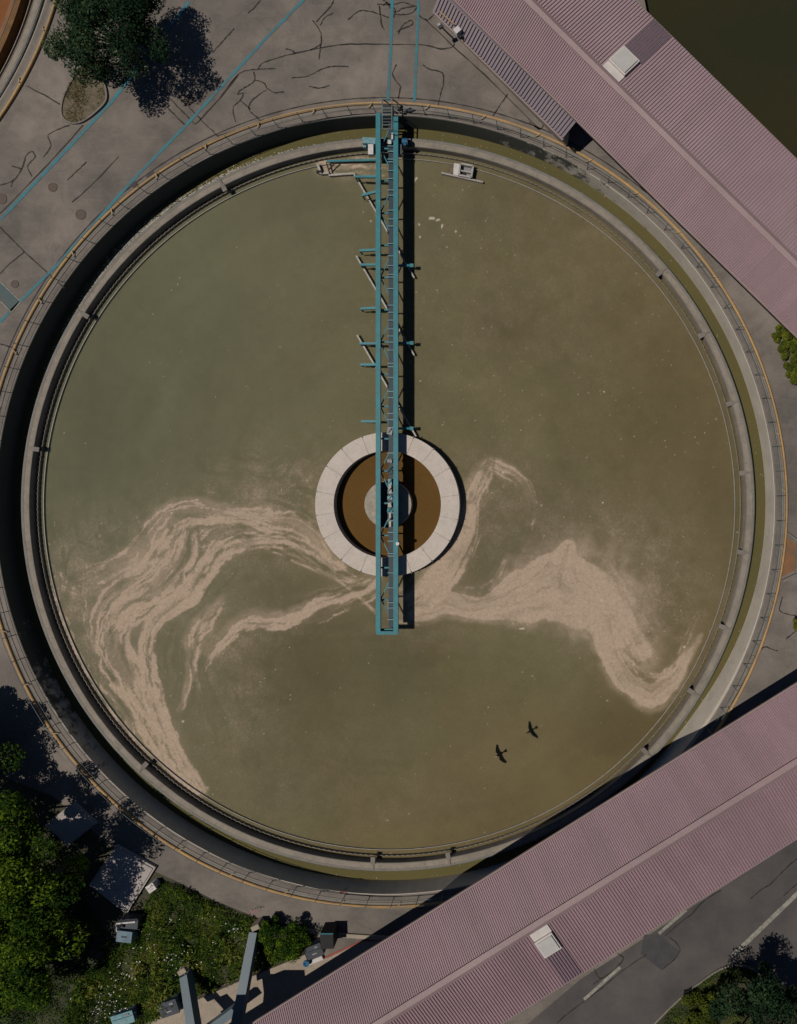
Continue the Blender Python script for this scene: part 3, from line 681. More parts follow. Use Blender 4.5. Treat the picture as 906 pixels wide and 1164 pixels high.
# foam flecks lying in the channel and along the weir
def scatter(name, items, mat, z, label_kind='stuff'):
    vs = []; fs = []
    for (x, y, r) in items:
        a0 = random.uniform(0, 6.28); n = 5; o_ = len(vs)
        for i in range(n):
            a = a0+2*pi*i/n; q_ = r*random.uniform(.6, 1.25); vs.append((x+q_*math.cos(a), y+q_*math.sin(a), z+random.uniform(0, .003)))
        fs.append(tuple(range(o_, o_+n)))
    mm = MB(); mm.add(vs, fs); o = mm.build(name, mat); o['kind'] = label_kind; return o
it = []
for k in range(9000):
    d = random.gauss(136, 22); a = math.radians(d)
    if not 95 < d < 180: continue
    r = 21.29+abs(random.gauss(0, .26))*max(.2, 1-abs(d-135)/55); it.append((C.x+r*math.cos(a), C.y+r*math.sin(a), random.uniform(.012, .05)))
for k in range(220):
    a = random.uniform(0, 2*pi); r = random.uniform(21.35, 22.0); it.append((C.x+r*math.cos(a), C.y+r*math.sin(a), random.uniform(.01, .03)))
scatter('channel_foam', it, M['foamdots'], -1.243)

# ------------------------------------------------------------------ centre ring and hub
t = thing('feed_well', 'broad pale concrete ring round brown water at the middle of the tank', 'concrete ring', (C.x, C.y, -1.45))
m = MB(); m.ring(C, 3.10, 4.17, -2.4, -.65, 160); m.build('ring_deck', M['ring'], t)
for k in range(18):
    a = 2*pi*(k+.45)/18+random.uniform(-.03, .03)
    m = MB(); m.bar((C.x+3.11*math.cos(a), C.y+3.11*math.sin(a), -.645), (C.x+4.16*math.cos(a), C.y+4.16*math.sin(a), -.645), .014, .01)
    m.bar((C.x+4.10*math.cos(a), C.y+4.10*math.sin(a), -.62), (C.x+4.23*math.cos(a), C.y+4.23*math.sin(a), -.62), .04, .04)
    m.build('joint_clamp', M['coping'], t)
t2 = thing('centre_column', 'mottled round concrete column standing in the brown water under the bridge', 'column', (C.x, C.y, -1.45))
m = MB(); m.ring(C, .02, 1.36, -2.4, -.80, 96); m.build('column_head', M['hub'], t2)
m = MB(); m.ring(C, .4, .62, -.80, -.62, 48); m.build('bearing', M['grate'], t2)

# ------------------------------------------------------------------ the travelling bridge
ZT = .05
br = thing('scraper_bridge', 'long narrow teal steel truss bridge reaching from the tank rim past its centre', 'bridge', W(440, 573, ZT))
yt, yb = 129, 720
xl, xr = 430, 450
def chord(px, ptop, pbot, z, w_, h_):
    m = MB(); m.bar(W(px, ptop, z), W(px, pbot, z), w_, h_); return m
chord(xl, yt, yb, ZT-.05, .27, .10).build('top_chord', M['teal'], br)
chord(xr, yt+3, yb, ZT-.05, .27, .10).build('top_chord', M['teal'], br)
a, b = W(xl, yt, ZT), W(xl, yb, ZT); c_, d_ = W(xr, yt, ZT), W(xr, yb, ZT)
XL, XR, YT, YB = a.x, c_.x, a.y, b.y
for X in (XL, XR):
    m = MB(); m.bar((X, YT, -.19), (X, YB, -.19), .06, .30); g = m.build('girder_web', M['teal'], br)
    m = MB(); m.bar((X, YT, -.36), (X, YB, -.36), .14, .06); m.build('bottom_flange', M['teal'], br)
m = MB(); m.bar((XL-.13, YB+.02, ZT-.06), (XR+.13, YB+.02, ZT-.06), .2, .1); m.bar((XL, YB+.05, -.2), (XR, YB+.05, -.2), .08, .3); m.build('end_beam', M['teal'], br)
NP = 16; dyp = (YT-YB)/NP
gw0, gw1 = W(441.0, 573, ZT).x, XR-.09
for k in range(NP+1):
    y = min(max(YB+dyp*k, YB+.15), YT-.1)
    m = MB(); m.bar((XL+.05, y, -.30), (XR-.05, y, -.30), .09, .10); m.build('cross_beam', M['teal'], br)
    if k < NP:
        xa, xb = (XL+.06, XR-.06) if k % 2 else (XR-.06, XL+.06)
        m = MB(); m.bar((xa, y, -.24), (xb, y+dyp, -.24), .06, .05); m.build('wind_brace', M['teal'], br)
m = MB(); m.bar(((gw0+gw1)/2, YT-.4, -.15), ((gw0+gw1)/2, YB+.3, -.15), gw1-gw0, .03); m.build('walkway_grating', M['grate'], br)
for py in [159,166,172,181,184,194,203,216,222,239,249,257,277,291,302,312,315,328,347,355,364,374,382,389,398,413,417,429,445,452,470,477,486,515,533,560,579,583,592,605,615,629,632,651,668,685,691,704]:
    y = W(440, py, .02).y; m = MB(); m.bar((gw0-.03, y, .02), (gw1, y, .02), .04, .03); m.bar((gw0, y, .02), (gw0, y, -.14), .03, .03)
    m.build('walkway_hoop', M['lightteal'], br)
# gear at the hub end
for py, mat, sx, sy, sz in ((524,'greybox',.26,.18,.3),(535,'grate',.3,.4,.25),(548,'lightteal',.2,.35,.2),(556,'rod',.16,.5,.12),(566,'lightteal',.28,.2,.2),(574,'rod',.18,.25,.3),(580,'teal',.3,.22,.2),(590,'rod',.12,.9,.1),(490,'greybox',.3,.4,.2)):
    m = MB(); p = W(443.5, py, -.05); m.box((p.x, p.y, -.06), (sx, sy, sz), random.uniform(-.2, .2)); m.tube((p.x-.1, p.y-.1, .06), (p.x+.1, p.y+.15, .1), .035); m.build('gear_box', M[mat], br)
m = MB(); p = W(440, 573, 0); m.box((p.x, C.y, -.60), (1.1, 2.6, .18)); m.build('hub_platform', M['grate'], br)
m = MB(); p = W(452, 618, .1); m.tube(p-Vector((0,0,.5)), p+Vector((0,0,.06)), .10, 12); m.build('lamp', M['whitebox'], br)
# side arms
for i, (py, xt, dy) in enumerate([(201,404,0),(218,412,4),(284,409,1),(301,410,0),(350,410,1),(390.5,409,0),(414.5,410,0),(479,411,0)]):
    m = MB(); p0 = W(428, py, -.3); p1 = W(xt, py+dy, -.45); m.bar(p0, p1, .13, .13); m.bar(p1, p1+Vector((0,0,-.68)), .07, .07)
    m.build('side_arm', M['teal'], br)
for py in (302, 390, 487):
    m = MB(); p0 = W(451, py, -.6); p1 = W(468, py, -.75); m.bar(p0, p1, .12, .12); m.box(p1, (.22, .2, .14)); m.build('side_arm', M['teal'], br)
for (ax, ay, bx, by) in [(402,197,471,316),(405,291,471,404),(406,381,473,496)]:
    m = MB(); m.bar(W(ax, ay, -1.1), W(bx, by, -1.1), .09, .09); m.build('scraper_rod', M['rod'], br)
# skimmer at the rim end
m = MB(); m.bar(W(372,183.5,-1.05), W(428,182,-1.05), .11, .11); m.build('skimmer_beam', M['teal'], br)
m = MB(); m.bar(W(374,199.5,-1.15), W(402,197.5,-1.15), .12, .14); m.bar(W(361,186,-1.1), W(365,198,-1.1), .13, .12); m.box(W(369,197,-1.15), (.5,.14,.12), .05); m.build('skimmer_blade', M['rod'], br)
m = MB(); m.bar(W(371,184,-1.0), W(375,198,-1.05), .06, .06); m.bar(W(382,184,-1.0), W(374,193,-1.05), .06, .06); m.tube(W(360,195.5,-1.1), W(367,195.5,-1.1), .10, 8); m.build('skimmer_link', M['black'], br)
# wheel carriages on the launder wall
m = MB(); m.box(W(420,161,-.25), (.75,.34,.28), -.06); m.box(W(415,164,-.5), (.18,.5,.3)); m.build('wheel_carriage', M['lightteal'], br)
m = MB(); m.box(W(422,171,-.2), (.30,.58,.30)); m.build('motor_housing', M['whitebox'], br)
m = MB(); m.box(W(454.5,171,-.3), (.22,.55,.28)); m.build('motor_housing', M['greybox'], br)
m = MB(); p = W(460.5,161,-.35); m.tube(p+Vector((-.16,0,0)), p+Vector((.16,0,0)), .19, 14); m.box(p+Vector((0,-.16,.05)), (.12,.2,.1)); m.build('drive_motor', M['blue'], br)
m = MB(); p = W(465,163,-.62); m.tube(p+Vector((-.09,0,0)), p+Vector((.09,0,0)), .2, 16); m.build('wheel', M['black'], br)
m = MB(); p = W(417,163,-.62); m.tube(p+Vector((-.09,0,0)), p+Vector((.09,0,0)), .2, 16); m.build('wheel', M['black'], br)
m = MB(); m.bar(W(430,161,-.48), W(462,161,-.48), .25, .2); m.build('axle_beam', M['grate'], br)
m = MB(); m.box(W(446,155,.12), (.10,.36,.1)); m.box(W(443,162,.05), (.2,.2,.12)); m.build('lamp', M['whitebox'], br)
# access stair over the rim
st_ = MB()
for x in (434.5, 445.5):
    st_.bar(W(x, 112, .85), W(x, 147.5, .75), .06, .06)
    st_.bar(W(x, 112.5, .85), W(x, 112.5, 0.0)+Vector((0,.0,0)), .05, .05)
for py in (113, 124, 131, 147): st_.bar(W(434.5, py, .85-(py-112)*.003), W(445.5, py, .85-(py-112)*.003), .05, .05)
st_.bar(W(434.5,142,.77), W(445.5,142,.77), .04, .04)
st_.build('stair_handrail', M['rail'], br)
s2_ = MB()
for k in range(8): p = W(440, 117+k*3.6, .10-.03*k); s2_.box(p, (.46,.10,.03))
s2_.build('stair_tread', M['grate'], br)
# cables and fittings beside the stair
cb = MB()
for k in range(6):
    p = W(449+k*3+random.uniform(-1,1), 125+random.uniform(-2,4), .12); cb.tube(p, p+Vector((random.uniform(.05,.3), random.uniform(-.15,.15), 0)), .04, 6); cb.box(p, (.12,.10,.12))
tag(cb.build('valve_cluster', M['darkbox']), 'cluster of small dark valves on the tank rim beside the teal bridge', 'valves')

# scum trough right of the bridge
sc = thing('scum_trough', 'pale open topped metal scum trough floating right of the bridge top', 'trough', W(526, 196, -1.4))
def q4(pts, ox, oy, s, z): return [tuple(W(ox+x/s, oy+y/s, z)[:2]) for x, y in pts]
m = MB(); m.prism(q4([(295,180),(378,192),(358,342),(285,325)], 490, 170, 11.33, -1.15), -1.6, -1.08); m.build('trough_deck', M['whitebox'], sc)
m = MB(); P4 = q4([(212,318),(258,172),(295,180),(285,325)], 490, 170, 11.33, -1.3)
m.add([(P4[0][0],P4[0][1],-1.29),(P4[1][0],P4[1][1],-1.29),(P4[2][0],P4[2][1],-1.08),(P4[3][0],P4[3][1],-1.08),(P4[0][0],P4[0][1],-1.8),(P4[1][0],P4[1][1],-1.8),(P4[2][0],P4[2][1],-1.8),(P4[3][0],P4[3][1],-1.8)], [(0,3,2,1),(4,5,6,7),(0,1,5,4),(2,3,7,6),(0,4,7,3),(1,2,6,5)]); m.build('trough_ramp', M['soil'], sc)
m = MB(); Q = [W(490+x/11.33, 170+y/11.33, -1.1) for x, y in [(380,195),(545,225),(520,372),(362,342)]]
for i in range(4): m.bar(Q[i], Q[(i+1) % 4], .10, .35)
m.bar(Q[0].lerp(Q[3], .55), Q[1].lerp(Q[2], .55), .08, .2); m.build('trough_frame', M['rod'], sc)
m = MB(); m.prism([tuple(p[:2]) for p in Q], -1.6, -1.22); m.build('trough_floor', M['greybox'], sc)
m = MB(); p = W(527, 197.5, -1.2); m.tube(p-Vector((0,0,.2)), p+Vector((0,0,.05)), .14, 10); m.build('drain_valve', M['black'], sc)
m = MB(); m.bar(W(502,197.5,-1.2), W(549,208,-1.25), .09, .3); m.build('float_bar', M['rod'], sc)

# ------------------------------------------------------------------ roofs
def roof(name, label, ridge, eaveA, eaveB, perA, perB, zEA, zR, zEB, amp, posts, matA, matB, hatch=None, pt=None):
    """ridge, eaves: two photo points each; straight gable canopy along the ridge"""
    r0, r1 = W(*ridge[0], zR), W(*ridge[1], zR); d = (r1-r0).normalized(); Lh = (r1-r0).length
    n = Vector((-d.y, d.x, 0))
    def off(e, z_): p = W(*e, z_)-r0; return p.dot(n)
    oA, oB = off(eaveA, zEA), off(eaveB, zEB)
    t = thing(name, label, 'roof', (r0.lerp(r1, .5).x, r0.lerp(r1, .5).y, 0))
    for o_, per, mat, zE in ((oA, perA, matA, zEA), (oB, perB, matB, zEB)):
        m = MB(); k = 0; s = 0; prof = []
        while s < Lh:
            prof += [(s, 0), (s+per*.38, 0), (s+per*.48, amp), (s+per*.90, amp)]; s += per
        vs = []; sg = 1 if o_ > 0 else -1
        for u, h in prof:
            a_ = r0+d*u+n*(sg*.07); b_ = r0+d*u+n*o_
            vs += [(a_.x, a_.y, zR+h-.05), (b_.x, b_.y, zE+h)]
        fs = [(2*i, 2*i+2, 2*i+3, 2*i+1) for i in range(len(prof)-1)]
        if sg > 0: fs = [tuple(reversed(f)) for f in fs]
        top = len(vs); 
        m.add(vs, fs); ro = m.build('roof_sheet', mat, t)
        al = np.repeat([u for u, h in prof], 2).astype(np.float32); dn = np.tile([0., abs(o_)], len(prof)).astype(np.float32)
        for nm, arr in (('along', al), ('down', dn)): ro.data.attributes.new(nm, 'FLOAT', 'POINT').data.foreach_set('value', arr)
        sh = RNG.random(int(Lh/.9)+3)**2.2; fa = np.array([sh[int(prof[i][0]/.9)] for i in range(len(prof)-1)], np.float32)
        ro.data.attributes.new('age', 'FLOAT', 'FACE').data.foreach_set('value', fa)
        m = MB(); k = 0
        while k*.9 < Lh:                                   # side laps and fixing screws
            for f in (.12, .5, .88):
                for j in range(3):
                    q_ = r0+d*min(k*.9+per*(.69+j*2), Lh-.1)+n*(o_*f); zz = (zR-.05)+(zE-zR+.05)*f+amp; m.box((q_.x, q_.y, zz+.006), (.03, .03, .02))
            k += 1
        sc_ = m.build('roof_screws', M['gutter'], t); sc_['kind'] = 'stuff'
        m = MB(); e0 = r0+n*o_; e1 = r0+d*Lh+n*o_
        m.bar((e0.x, e0.y, zE-.09), (e1.x, e1.y, zE-.09), .10, .12); m.build('gutter', M['gutter'], t)
    m = MB(); cap = []
    for s in (0, Lh):
        for o_, z in ((oA*.0+.22*(1 if oA > 0 else -1), zR-.0), (0, zR+.13), (.22*(1 if oB > 0 else -1), zR-.0)):
            p = r0+d*s+n*o_; cap.append((p.x, p.y, z+amp*.6))
    m.add(cap, [(0,1,4,3), (1,2,5,4)]); rc = m.build('ridge_cap', M['roofcap'], t)
    # frame underneath
    m = MB()
    for f in (.3, .97):
        for o_, zE in ((oA, zEA), (oB, zEB)):
            z = zR+(zE-zR)*f-.22; a_ = r0+n*(o_*f); b_ = a_+d*Lh; m.bar((a_.x, a_.y, z), (b_.x, b_.y, z), .12, .16)
    m.build('purlin', M['slate'], t)
    for s in posts:
        for f in pt:
            o_ = oB*f if f > 0 else oA*-f; zE = zEB if f > 0 else zEA
            p = r0+d*(Lh*s)+n*o_; m = MB(); m.bar((p.x, p.y, 0), (p.x, p.y, zE+(zR-zE)*(1-abs(f))-.3), .22, .22); m.build('post', M['slate'], t)
        m = MB(); a_ = r0+d*(Lh*s)+n*(oA*.95); b_ = r0+d*(Lh*s); c2 = r0+d*(Lh*s)+n*(oB*.95)
        m.bar((a_.x,a_.y,zEA-.25), (b_.x,b_.y,zR-.35), .14, .2); m.bar((b_.x,b_.y,zR-.35), (c2.x,c2.y,zEB-.25), .14, .2); m.build('rafter', M['slate'], t)
    return t, r0, d, n, oA, oB
# long gable roof across the bottom
rA, r0, d, n, oA, oB = roof('gable_roof', 'long pink corrugated gable roof crossing the bottom right of the photo', [(200,1308),(1010,802)],
    (640,944), (778,1033.5), .115, .150, 3.25, 4.85, 4.35, .045, (.12,.3,.5,.7,.9), M['roof'], M['roof'], pt=(.3,.9))
def hatch(label, poly, split, washpoly, z0, tilt, parent_label, group):
    pass
def hatch_at(label, cpx, size, par, z, d, n, sg, zslope, lid, nm='roof_hatch', flash=.55):
    """raised roof hatch: kerb + lid; d along the ridge, n down the slope"""
    p = W(*cpx, z); rot = math.atan2(d.y, d.x)
    t = thing(nm, label, 'roof hatch', (p.x, p.y, z), 'roof hatches')
    nn_ = n*sg
    def quad(u0, u1, v0, v1, dz0, dz1):
        vs = []
        for zz in (dz0, dz1):
            for u, v in ((u0,v0),(u1,v0),(u1,v1),(u0,v1)):
                q_ = p+d*u+nn_*v; vs.append((q_.x, q_.y, z-zslope*v+zz))
        return vs
    F = [(4,5,6,7),(3,2,1,0),(0,1,5,4),(1,2,6,5),(2,3,7,6),(3,0,4,7)]
    if sg < 0: F = [tuple(reversed(f)) for f in F]
    hx, hy = size[0]/2, size[1]/2
    m = MB(); m.add(quad(-hx, hx, -hy, hy, -.15, .20), F); m.build('kerb', M['skylight'], t)
    m = MB(); m.add(quad(-hx+.08, hx-.08, -hy+.08, hy-.08, .2, .27), F); m.build('lid', M['skyglass'], t)
    m = MB(); m.add(quad(-hx-.02, hx+.02, -hy-flash, -hy-.003, -.10, .07), F); m.build('flashing', M['skylight'], t)
    return t, p, nn_
sl = (4.85-4.35)/abs(oB)
h1, hp, hn = hatch_at('pale metal roof hatch near the bottom edge with a grey glazed lid', (623,1072), (1.0,1.0), rA, 4.66, d, n, 1 if oB > 0 else -1, sl, 'skyglass')
def washstrip(name, p, d, nn_, wd, l0, l1, per, amp, z, zslope, parent):
    # darker, weathered sheets laid as separate roof panels below the hatch
    m = MB(); prof = []; s = -wd/2
    while s < wd/2: prof += [(s,0),(s+per*.38,0),(s+per*.48,amp),(s+per*.9,amp)]; s += per
    vs = []
    for u, h in prof:
        a_ = p+d*u+nn_*l0; b_ = p+d*u+nn_*l1; vs += [(a_.x,a_.y,z-zslope*l0+h),(b_.x,b_.y,z-zslope*l1+h)]
    m.add(vs, [(2*i,2*i+2,2*i+3,2*i+1) for i in range(len(prof)-1)]); return m.build(name, M['wash'], parent)
# long gable roof across the top right
rB, r0b, db, nb, oAb, oBb = roof('gable_roof', 'long mauve corrugated gable roof across the top right corner beside the dark pond', [(470,-129),(1000,392)],
    (703,182.5), (820,97), .125, .165, 2.5, 3.85, 3.3, .06, (.12,.35,.6,.85), M['roof'], M['roofnew'], pt=(.25,-.35))
slb = (3.85-3.3)/abs(oBb)
h2, hp2, hn2 = hatch_at('plain pale roof hatch on the mauve roof near the top right pond', (709,71), (1.15,1.15), rB, 3.66, db, nb, 1 if oBb > 0 else -1, slb, 'skylight', flash=.5)
# weathered strips are parts of the roofs
zr = lambda o_, zR, zE, v: zR+(zE-zR)*v/abs(o_)
slA = .45/(abs(oB)-.07); slB = .50/(abs(oBb)-.07)
pr = r0+d*((hp-r0).dot(d)); pr.z = 0
washstrip('weathered_sheet', pr, d, hn, 1.0, abs((hp-r0).dot(n))+.5, abs(oB)-.05, .150, .05, 4.80+.07*slA+.035, slA, rA)
pr = r0b+db*((hp2-r0b).dot(db)); pr.z = 0
washstrip('weathered_sheet', pr, db, hn2, 1.2, abs((hp2-r0b).dot(nb))+.55, abs(oBb)-.05, .165, .06, 3.80+.07*slB+.035, slB, rB)
# lean-to along the top right roof
lt = thing('lean_to_roof', 'narrow bluish lean to roof beside the mauve gable roof at the top', 'roof', W(570, 75, 0))
def leanto():
    zo, zi = 1.75, 2.05
    o0, o1 = W(492, 12, zo), W(640, 158, zo); i0, i1 = W(500, -8, zi), W(657, 137, zi)
    N = int((o1-o0).length/.20); vs = []; prof = []
    for k in range(N):
        for f, h in ((0,0),(.45,0),(.52,.085),(.93,.085)):
            q_ = (k+f)/N; a_ = i0.lerp(i1, q_); b_ = o0.lerp(o1, q_); vs += [(a_.x,a_.y,a_.z+h),(b_.x,b_.y,b_.z+h)]
    m = MB(); m.add(vs, [tuple(reversed((2*i,2*i+1,2*i+3,2*i+2))) for i in range(len(vs)//2-1)]); m.build('roof_sheet', M['leanroof'], lt)
    m = MB(); m.bar(o0+Vector((0,0,-.12)), o1+Vector((0,0,-.12)), .08, .1); m.build('edge_trim', M['gutter'], lt)
    m = MB(); m.bar(i0+Vector((.1,.08,.06)), i1+Vector((.1,.08,.06)), .32, .03); m.build('flashing', M['leanroof'], lt)
    w_ = MB(); a_, b_ = o0+Vector((.5,.4,0)), o1+Vector((.3,.4,0)); w_.bar((a_.x,a_.y,.78), (b_.x,b_.y,.78), .15, 1.56); w_.build('wall', M['coping'], lt)
leanto()
tg = thing('vent_box', 'small white vent box on the bluish lean to roof', 'vent', W(520, 36, 1.95))
m = MB(); m.box(W(520, 35.5, 2.05), (.34,.30,.3), .7); m.build('box', M['whitebox'], tg)
m = MB(); p = W(523, 40, 2.0); m.tube(p, p+Vector((.08,-.15,0)), .09, 10); m.build('outlet', M['black'], tg)
m = MB(); m.bar(W(499.5,13,2.1), W(516.5,28,2.1), .05, .05); tag(m.build('conduit', M['yellow']), 'thin yellow pipe lying on the lean to roof', 'pipe')
tg = thing('yard_lamp', 'small dark lamp fitting at the end of the lean to roof', 'lamp', W(500, 29, 0))
m = MB(); m.tube(W(500,29,0), W(500,29,1.2), .04); m.build('pole', M['slate'], tg)
m = MB(); m.box(W(501,30,1.25), (.26,.2,.12), .5); m.build('lamp_head', M['darkbox'], tg)
m = MB(); m.box(W(499,28,1.33), (.16,.14,.06), .5); m.build('lamp_cap', M['rod'], tg)

# ------------------------------------------------------------------ plants
def leaves(name, pts, nrm, size, tone, mat, parent=None, asp=.55):
    n_ = len(pts); pts = np.asarray(pts); nrm = np.asarray(nrm)+RNG.normal(0, .55, (n_, 3)); nrm /= np.linalg.norm(nrm, axis=1)[:, None]+1e-9
    r = RNG.normal(0, 1, (n_, 3)); u = np.cross(nrm, r); u /= np.linalg.norm(u, axis=1)[:, None]+1e-9; v = np.cross(nrm, u)
    s = size*RNG.uniform(.6, 1.35, (n_, 1))
    base = np.zeros(3)
    if parent is not None: base = np.array(parent.location)
    P = pts-base
    vs = np.stack([P-u*s*.6, P-v*s*asp*.5+nrm*s*.08, P+u*s*.6, P+v*s*asp*.5+nrm*s*.08], 1).reshape(-1, 3)
    me = bpy.data.meshes.new(name); me.vertices.add(len(vs)); me.vertices.foreach_set('co', vs.astype(np.float32).ravel())
    me.loops.add(n_*4); me.loops.foreach_set('vertex_index', np.arange(n_*4, dtype=np.int32))
    me.polygons.add(n_); me.polygons.foreach_set('loop_start', (np.arange(n_)*4).astype(np.int32)); me.update(calc_edges=True)
    at = me.attributes.new('tone', 'FLOAT', 'FACE'); at.data.foreach_set('value', np.clip(tone, 0, 1).astype(np.float32))
    me.materials.append(mat); o = bpy.data.objects.new(name, me); COL.objects.link(o)
    if parent is not None: o.parent = parent
    return o
def tree(name, label, px, py, z, R, mat, nclump=26, per=420, size=.16, group=None, flat=.75, tonebase=.45, trunk=.22):
    c = W(px, py, z); t = thing(name, label, 'tree' if z > 1.2 else 'shrub', (c.x, c.y, 0), group)
    m = MB(); m.tube((c.x, c.y, -.05), (c.x+.1, c.y, z*.7), trunk, 10, trunk*.6)
    pts = []; nr = []; tn = []; tips = []
    for k in range(nclump):
        while True:
            v = RNG.normal(0, 1, 3); v /= np.linalg.norm(v)
            if v[2] > -.55: break
        rad = R*(RNG.uniform(.45, 1.0))*(.82+.36*vnoise(np.array([v[0]*2+9.]), np.array([v[1]*2+k*.01+3.]), int(px) % 97)[0])
        cc = np.array([c.x, c.y, z])+v*np.array([rad, rad, rad*flat]); cr_ = R*RNG.uniform(.15, .32); tb = tonebase+RNG.normal(0, .22)
        tips.append(cc)
        n_ = int(per*RNG.uniform(.6, 1.3)); w_ = RNG.normal(0, 1, (n_, 3)); w_ /= np.linalg.norm(w_, axis=1)[:, None]
        rr_ = cr_*RNG.uniform(.35, 1.12, (n_, 1))**.6; p_ = cc+w_*rr_*np.array([1, 1, .7])
        pts.append(p_); nr.append(w_*.6+np.array([0, 0, .7])); tn.append(tb+RNG.normal(0, .2, n_))
    for tp in tips[::2]:
        a_ = Vector((c.x, c.y, z*.45)); b_ = Vector(tp); md = a_.lerp(b_, .5)+Vector((0,0,.2)); m.tube(a_, md, trunk*.35, 6, trunk*.22); m.tube(md, b_, trunk*.22, 6, .015)
    m.build('trunk', M['bark'], t)
    leaves('crown', np.concatenate(pts), np.concatenate(nr), size, np.concatenate(tn), mat, t)
    return t
tree('evergreen_tree', 'dark green tree overhanging the yard near the top left corner', 126, 36, 2.7, 2.85, M['leafdark'], 54, 480, .13, None, .6, .42)
gl = 'trees along the lower left edge'
tree('leafy_tree', 'sunlit green tree at the left edge beside the tank rim', -62, 866, 2.6, 3.0, M['leafgreen'], 46, 520, .16, gl, .7, .48)
tree('leafy_tree', 'leafy tree at the left edge between the rim side tree and the broad one', -8, 948, 2.7, 2.5, M['leafgreen'], 34, 520, .16, gl, .7, .44)
tree('leafy_tree', 'broad dark leafy tree over the grey concrete slabs at lower left', 28, 1022, 3.4, 3.2, M['leafgreen'], 40, 520, .16, gl, .7, .40)
tree('leafy_tree', 'green leafy tree in the bottom left corner', 4, 1096, 3.0, 2.9, M['leafgreen'], 44, 520, .16, gl, .7, .48)
tree('evergreen_tree', 'dark tree in the bottom right corner casting shade on the road', 868, 1160, 2.6, 2.4, M['leafdark'], 36, 460, .13, None, .65, .35)
tree('round_shrub', 'yellow green shrub on the road island at the bottom right', 800, 1150, .6, 1.15, M['leafyellow'], 40, 240, .09, None, .6, .35, .06)
for k, (px, py, r_, lb) in enumerate([(893,378,.55,'small yellow green shrub touching the eave of the top right roof'),(899,398,.6,'rounded shrub between two others at the right edge'),(904,421,.55,'shrub at the right edge, farthest from the mauve roof')]):
    tree('edge_shrub', lb, px, py, .45, r_*1.15, M['leafyellow'], 34, 220, .085, 'shrubs at the right edge', .8, .55, .04)
tree('edge_shrub', 'lone green shrub cut by the right edge above the bottom roof', 911, 712, .5, .55, M['leafyellow'], 24, 200, .085, None, .8, .5, .04)

def inpoly(P, x, y):
    c_ = np.zeros(len(x), bool); n_ = len(P)
    for i in range(n_):
        x1, y1 = P[i]; x2, y2 = P[(i+1) % n_]
        hit = ((y1 > y) != (y2 > y)) & (x < (x2-x1)*(y-y1)/(y2-y1+1e-12)+x1); c_ ^= hit
    return c_
def carpet(name, pxpoly, n_, mat, size, hmax, tb, seed, asp=.35, dens_lo=.25):
    P = [tuple(W(*p)[:2]) for p in pxpoly]; xs = [p[0] for p in P]; ys = [p[1] for p in P]
    x = RNG.uniform(min(xs), max(xs), n_*3); y = RNG.uniform(min(ys), max(ys), n_*3); k = inpoly(P, x, y)
    x = x[k]; y = y[k]; d_ = fbm(x*1.1+50, y*1.1+50, 4, seed); k = RNG.random(len(x)) < np.clip((d_-dens_lo)*3.2, .05, 1); x = x[k][:n_]; y = y[k][:n_]
    d_ = fbm(x*1.1+50, y*1.1+50, 4, seed); hh = np.clip((d_-.25)*1.6, .05, 1)*hmax
    z = hh*RNG.uniform(.15, 1, len(x))
    tone = tb+(fbm(x*.9+9, y*.9+9, 4, seed+3)-.5)*1.5+RNG.normal(0, .15, len(x))
    nr = np.stack([np.zeros_like(x), np.zeros_like(x), np.ones_like(x)*.8], 1)+RNG.normal(0, .45, (len(x), 3))
    o = leaves(name, np.stack([x, y, z], 1), nr, size, tone, mat, None, asp); o['kind'] = 'stuff'; return o
bank = [(-5,760),(30,768),(70,860),(140,950),(203,1003),(245,1024),(289,1042),(330,1050),(357,1058),(362,1072),(345,1084),(268,1114),(205,1142),(150,1175),(-5,1180)]
m = MB(); m.sheet([tuple(W(*p)[:2]) for p in [(-5,880),(60,905),(140,975),(203,1003),(245,1024),(289,1042),(357,1060),(362,1074),(345,1086),(268,1116),(205,1144),(150,1178),(-5,1180)]], .012)
struct('planting_bed', m, M['darksoil'])
green = [(180,1000),(205,1005),(245,1026),(289,1043),(330,1051),(355,1060),(352,1076),(330,1086),(268,1112),(205,1140),(150,1172),(70,1180),(90,1110),(140,1072),(165,1030)]
carpet('weed_cover', green, 46000, M['weed'], .10, .6, .50, 301, .4, .12)
carpet('tall_weeds', green, 9000, M['weed'], .19, .95, .52, 311, .4, .42)
carpet('undergrowth', [(-5,960),(60,930),(105,1040),(140,1080),(80,1180),(-5,1180)], 16000, M['weed'], .13, .5, .2, 331)
m = MB(); m.strip([W(*p) for p in [(112,1118),(106,1140),(100,1170)]], .22, .6)
def flowers():
    pts = []
    for (px, py, sp, n_) in [(120,1135,14,60),(132,1150,12,50),(195,1090,8,55),(207,1098,7,40),(268,1056,6,35),(190,1048,10,12),(165,1075,18,30),(220,1080,30,40),(135,1115,15,35),(240,1050,25,20),(296,1098,5,10),(110,1150,10,30),(85,1128,10,15),(150,1105,16,30),(185,1150,10,20)]:
        for k in range(int(n_*.6)):
            p = W(px+random.gauss(0, sp*.6), py+random.gauss(0, sp*.6), .5); pts.append((p.x, p.y, random.uniform(.38, .6)))
    pts = np.array(pts); o = leaves('white_wildflowers', pts, np.tile([0,0,1.], (len(pts),1)), .062, RNG.random(len(pts)), M['flower'], None, 1.0); o['kind'] = 'stuff'
    p2 = np.array([list(W(286+random.gauss(0,3), 1037+random.gauss(0,2), .4)) for k in range(14)])
    o = leaves('pink_wildflowers', p2, np.tile([0,0,1.], (len(p2),1)), .07, RNG.random(len(p2)), M['pinkflower'], None, 1.0); o['kind'] = 'stuff'
flowers()
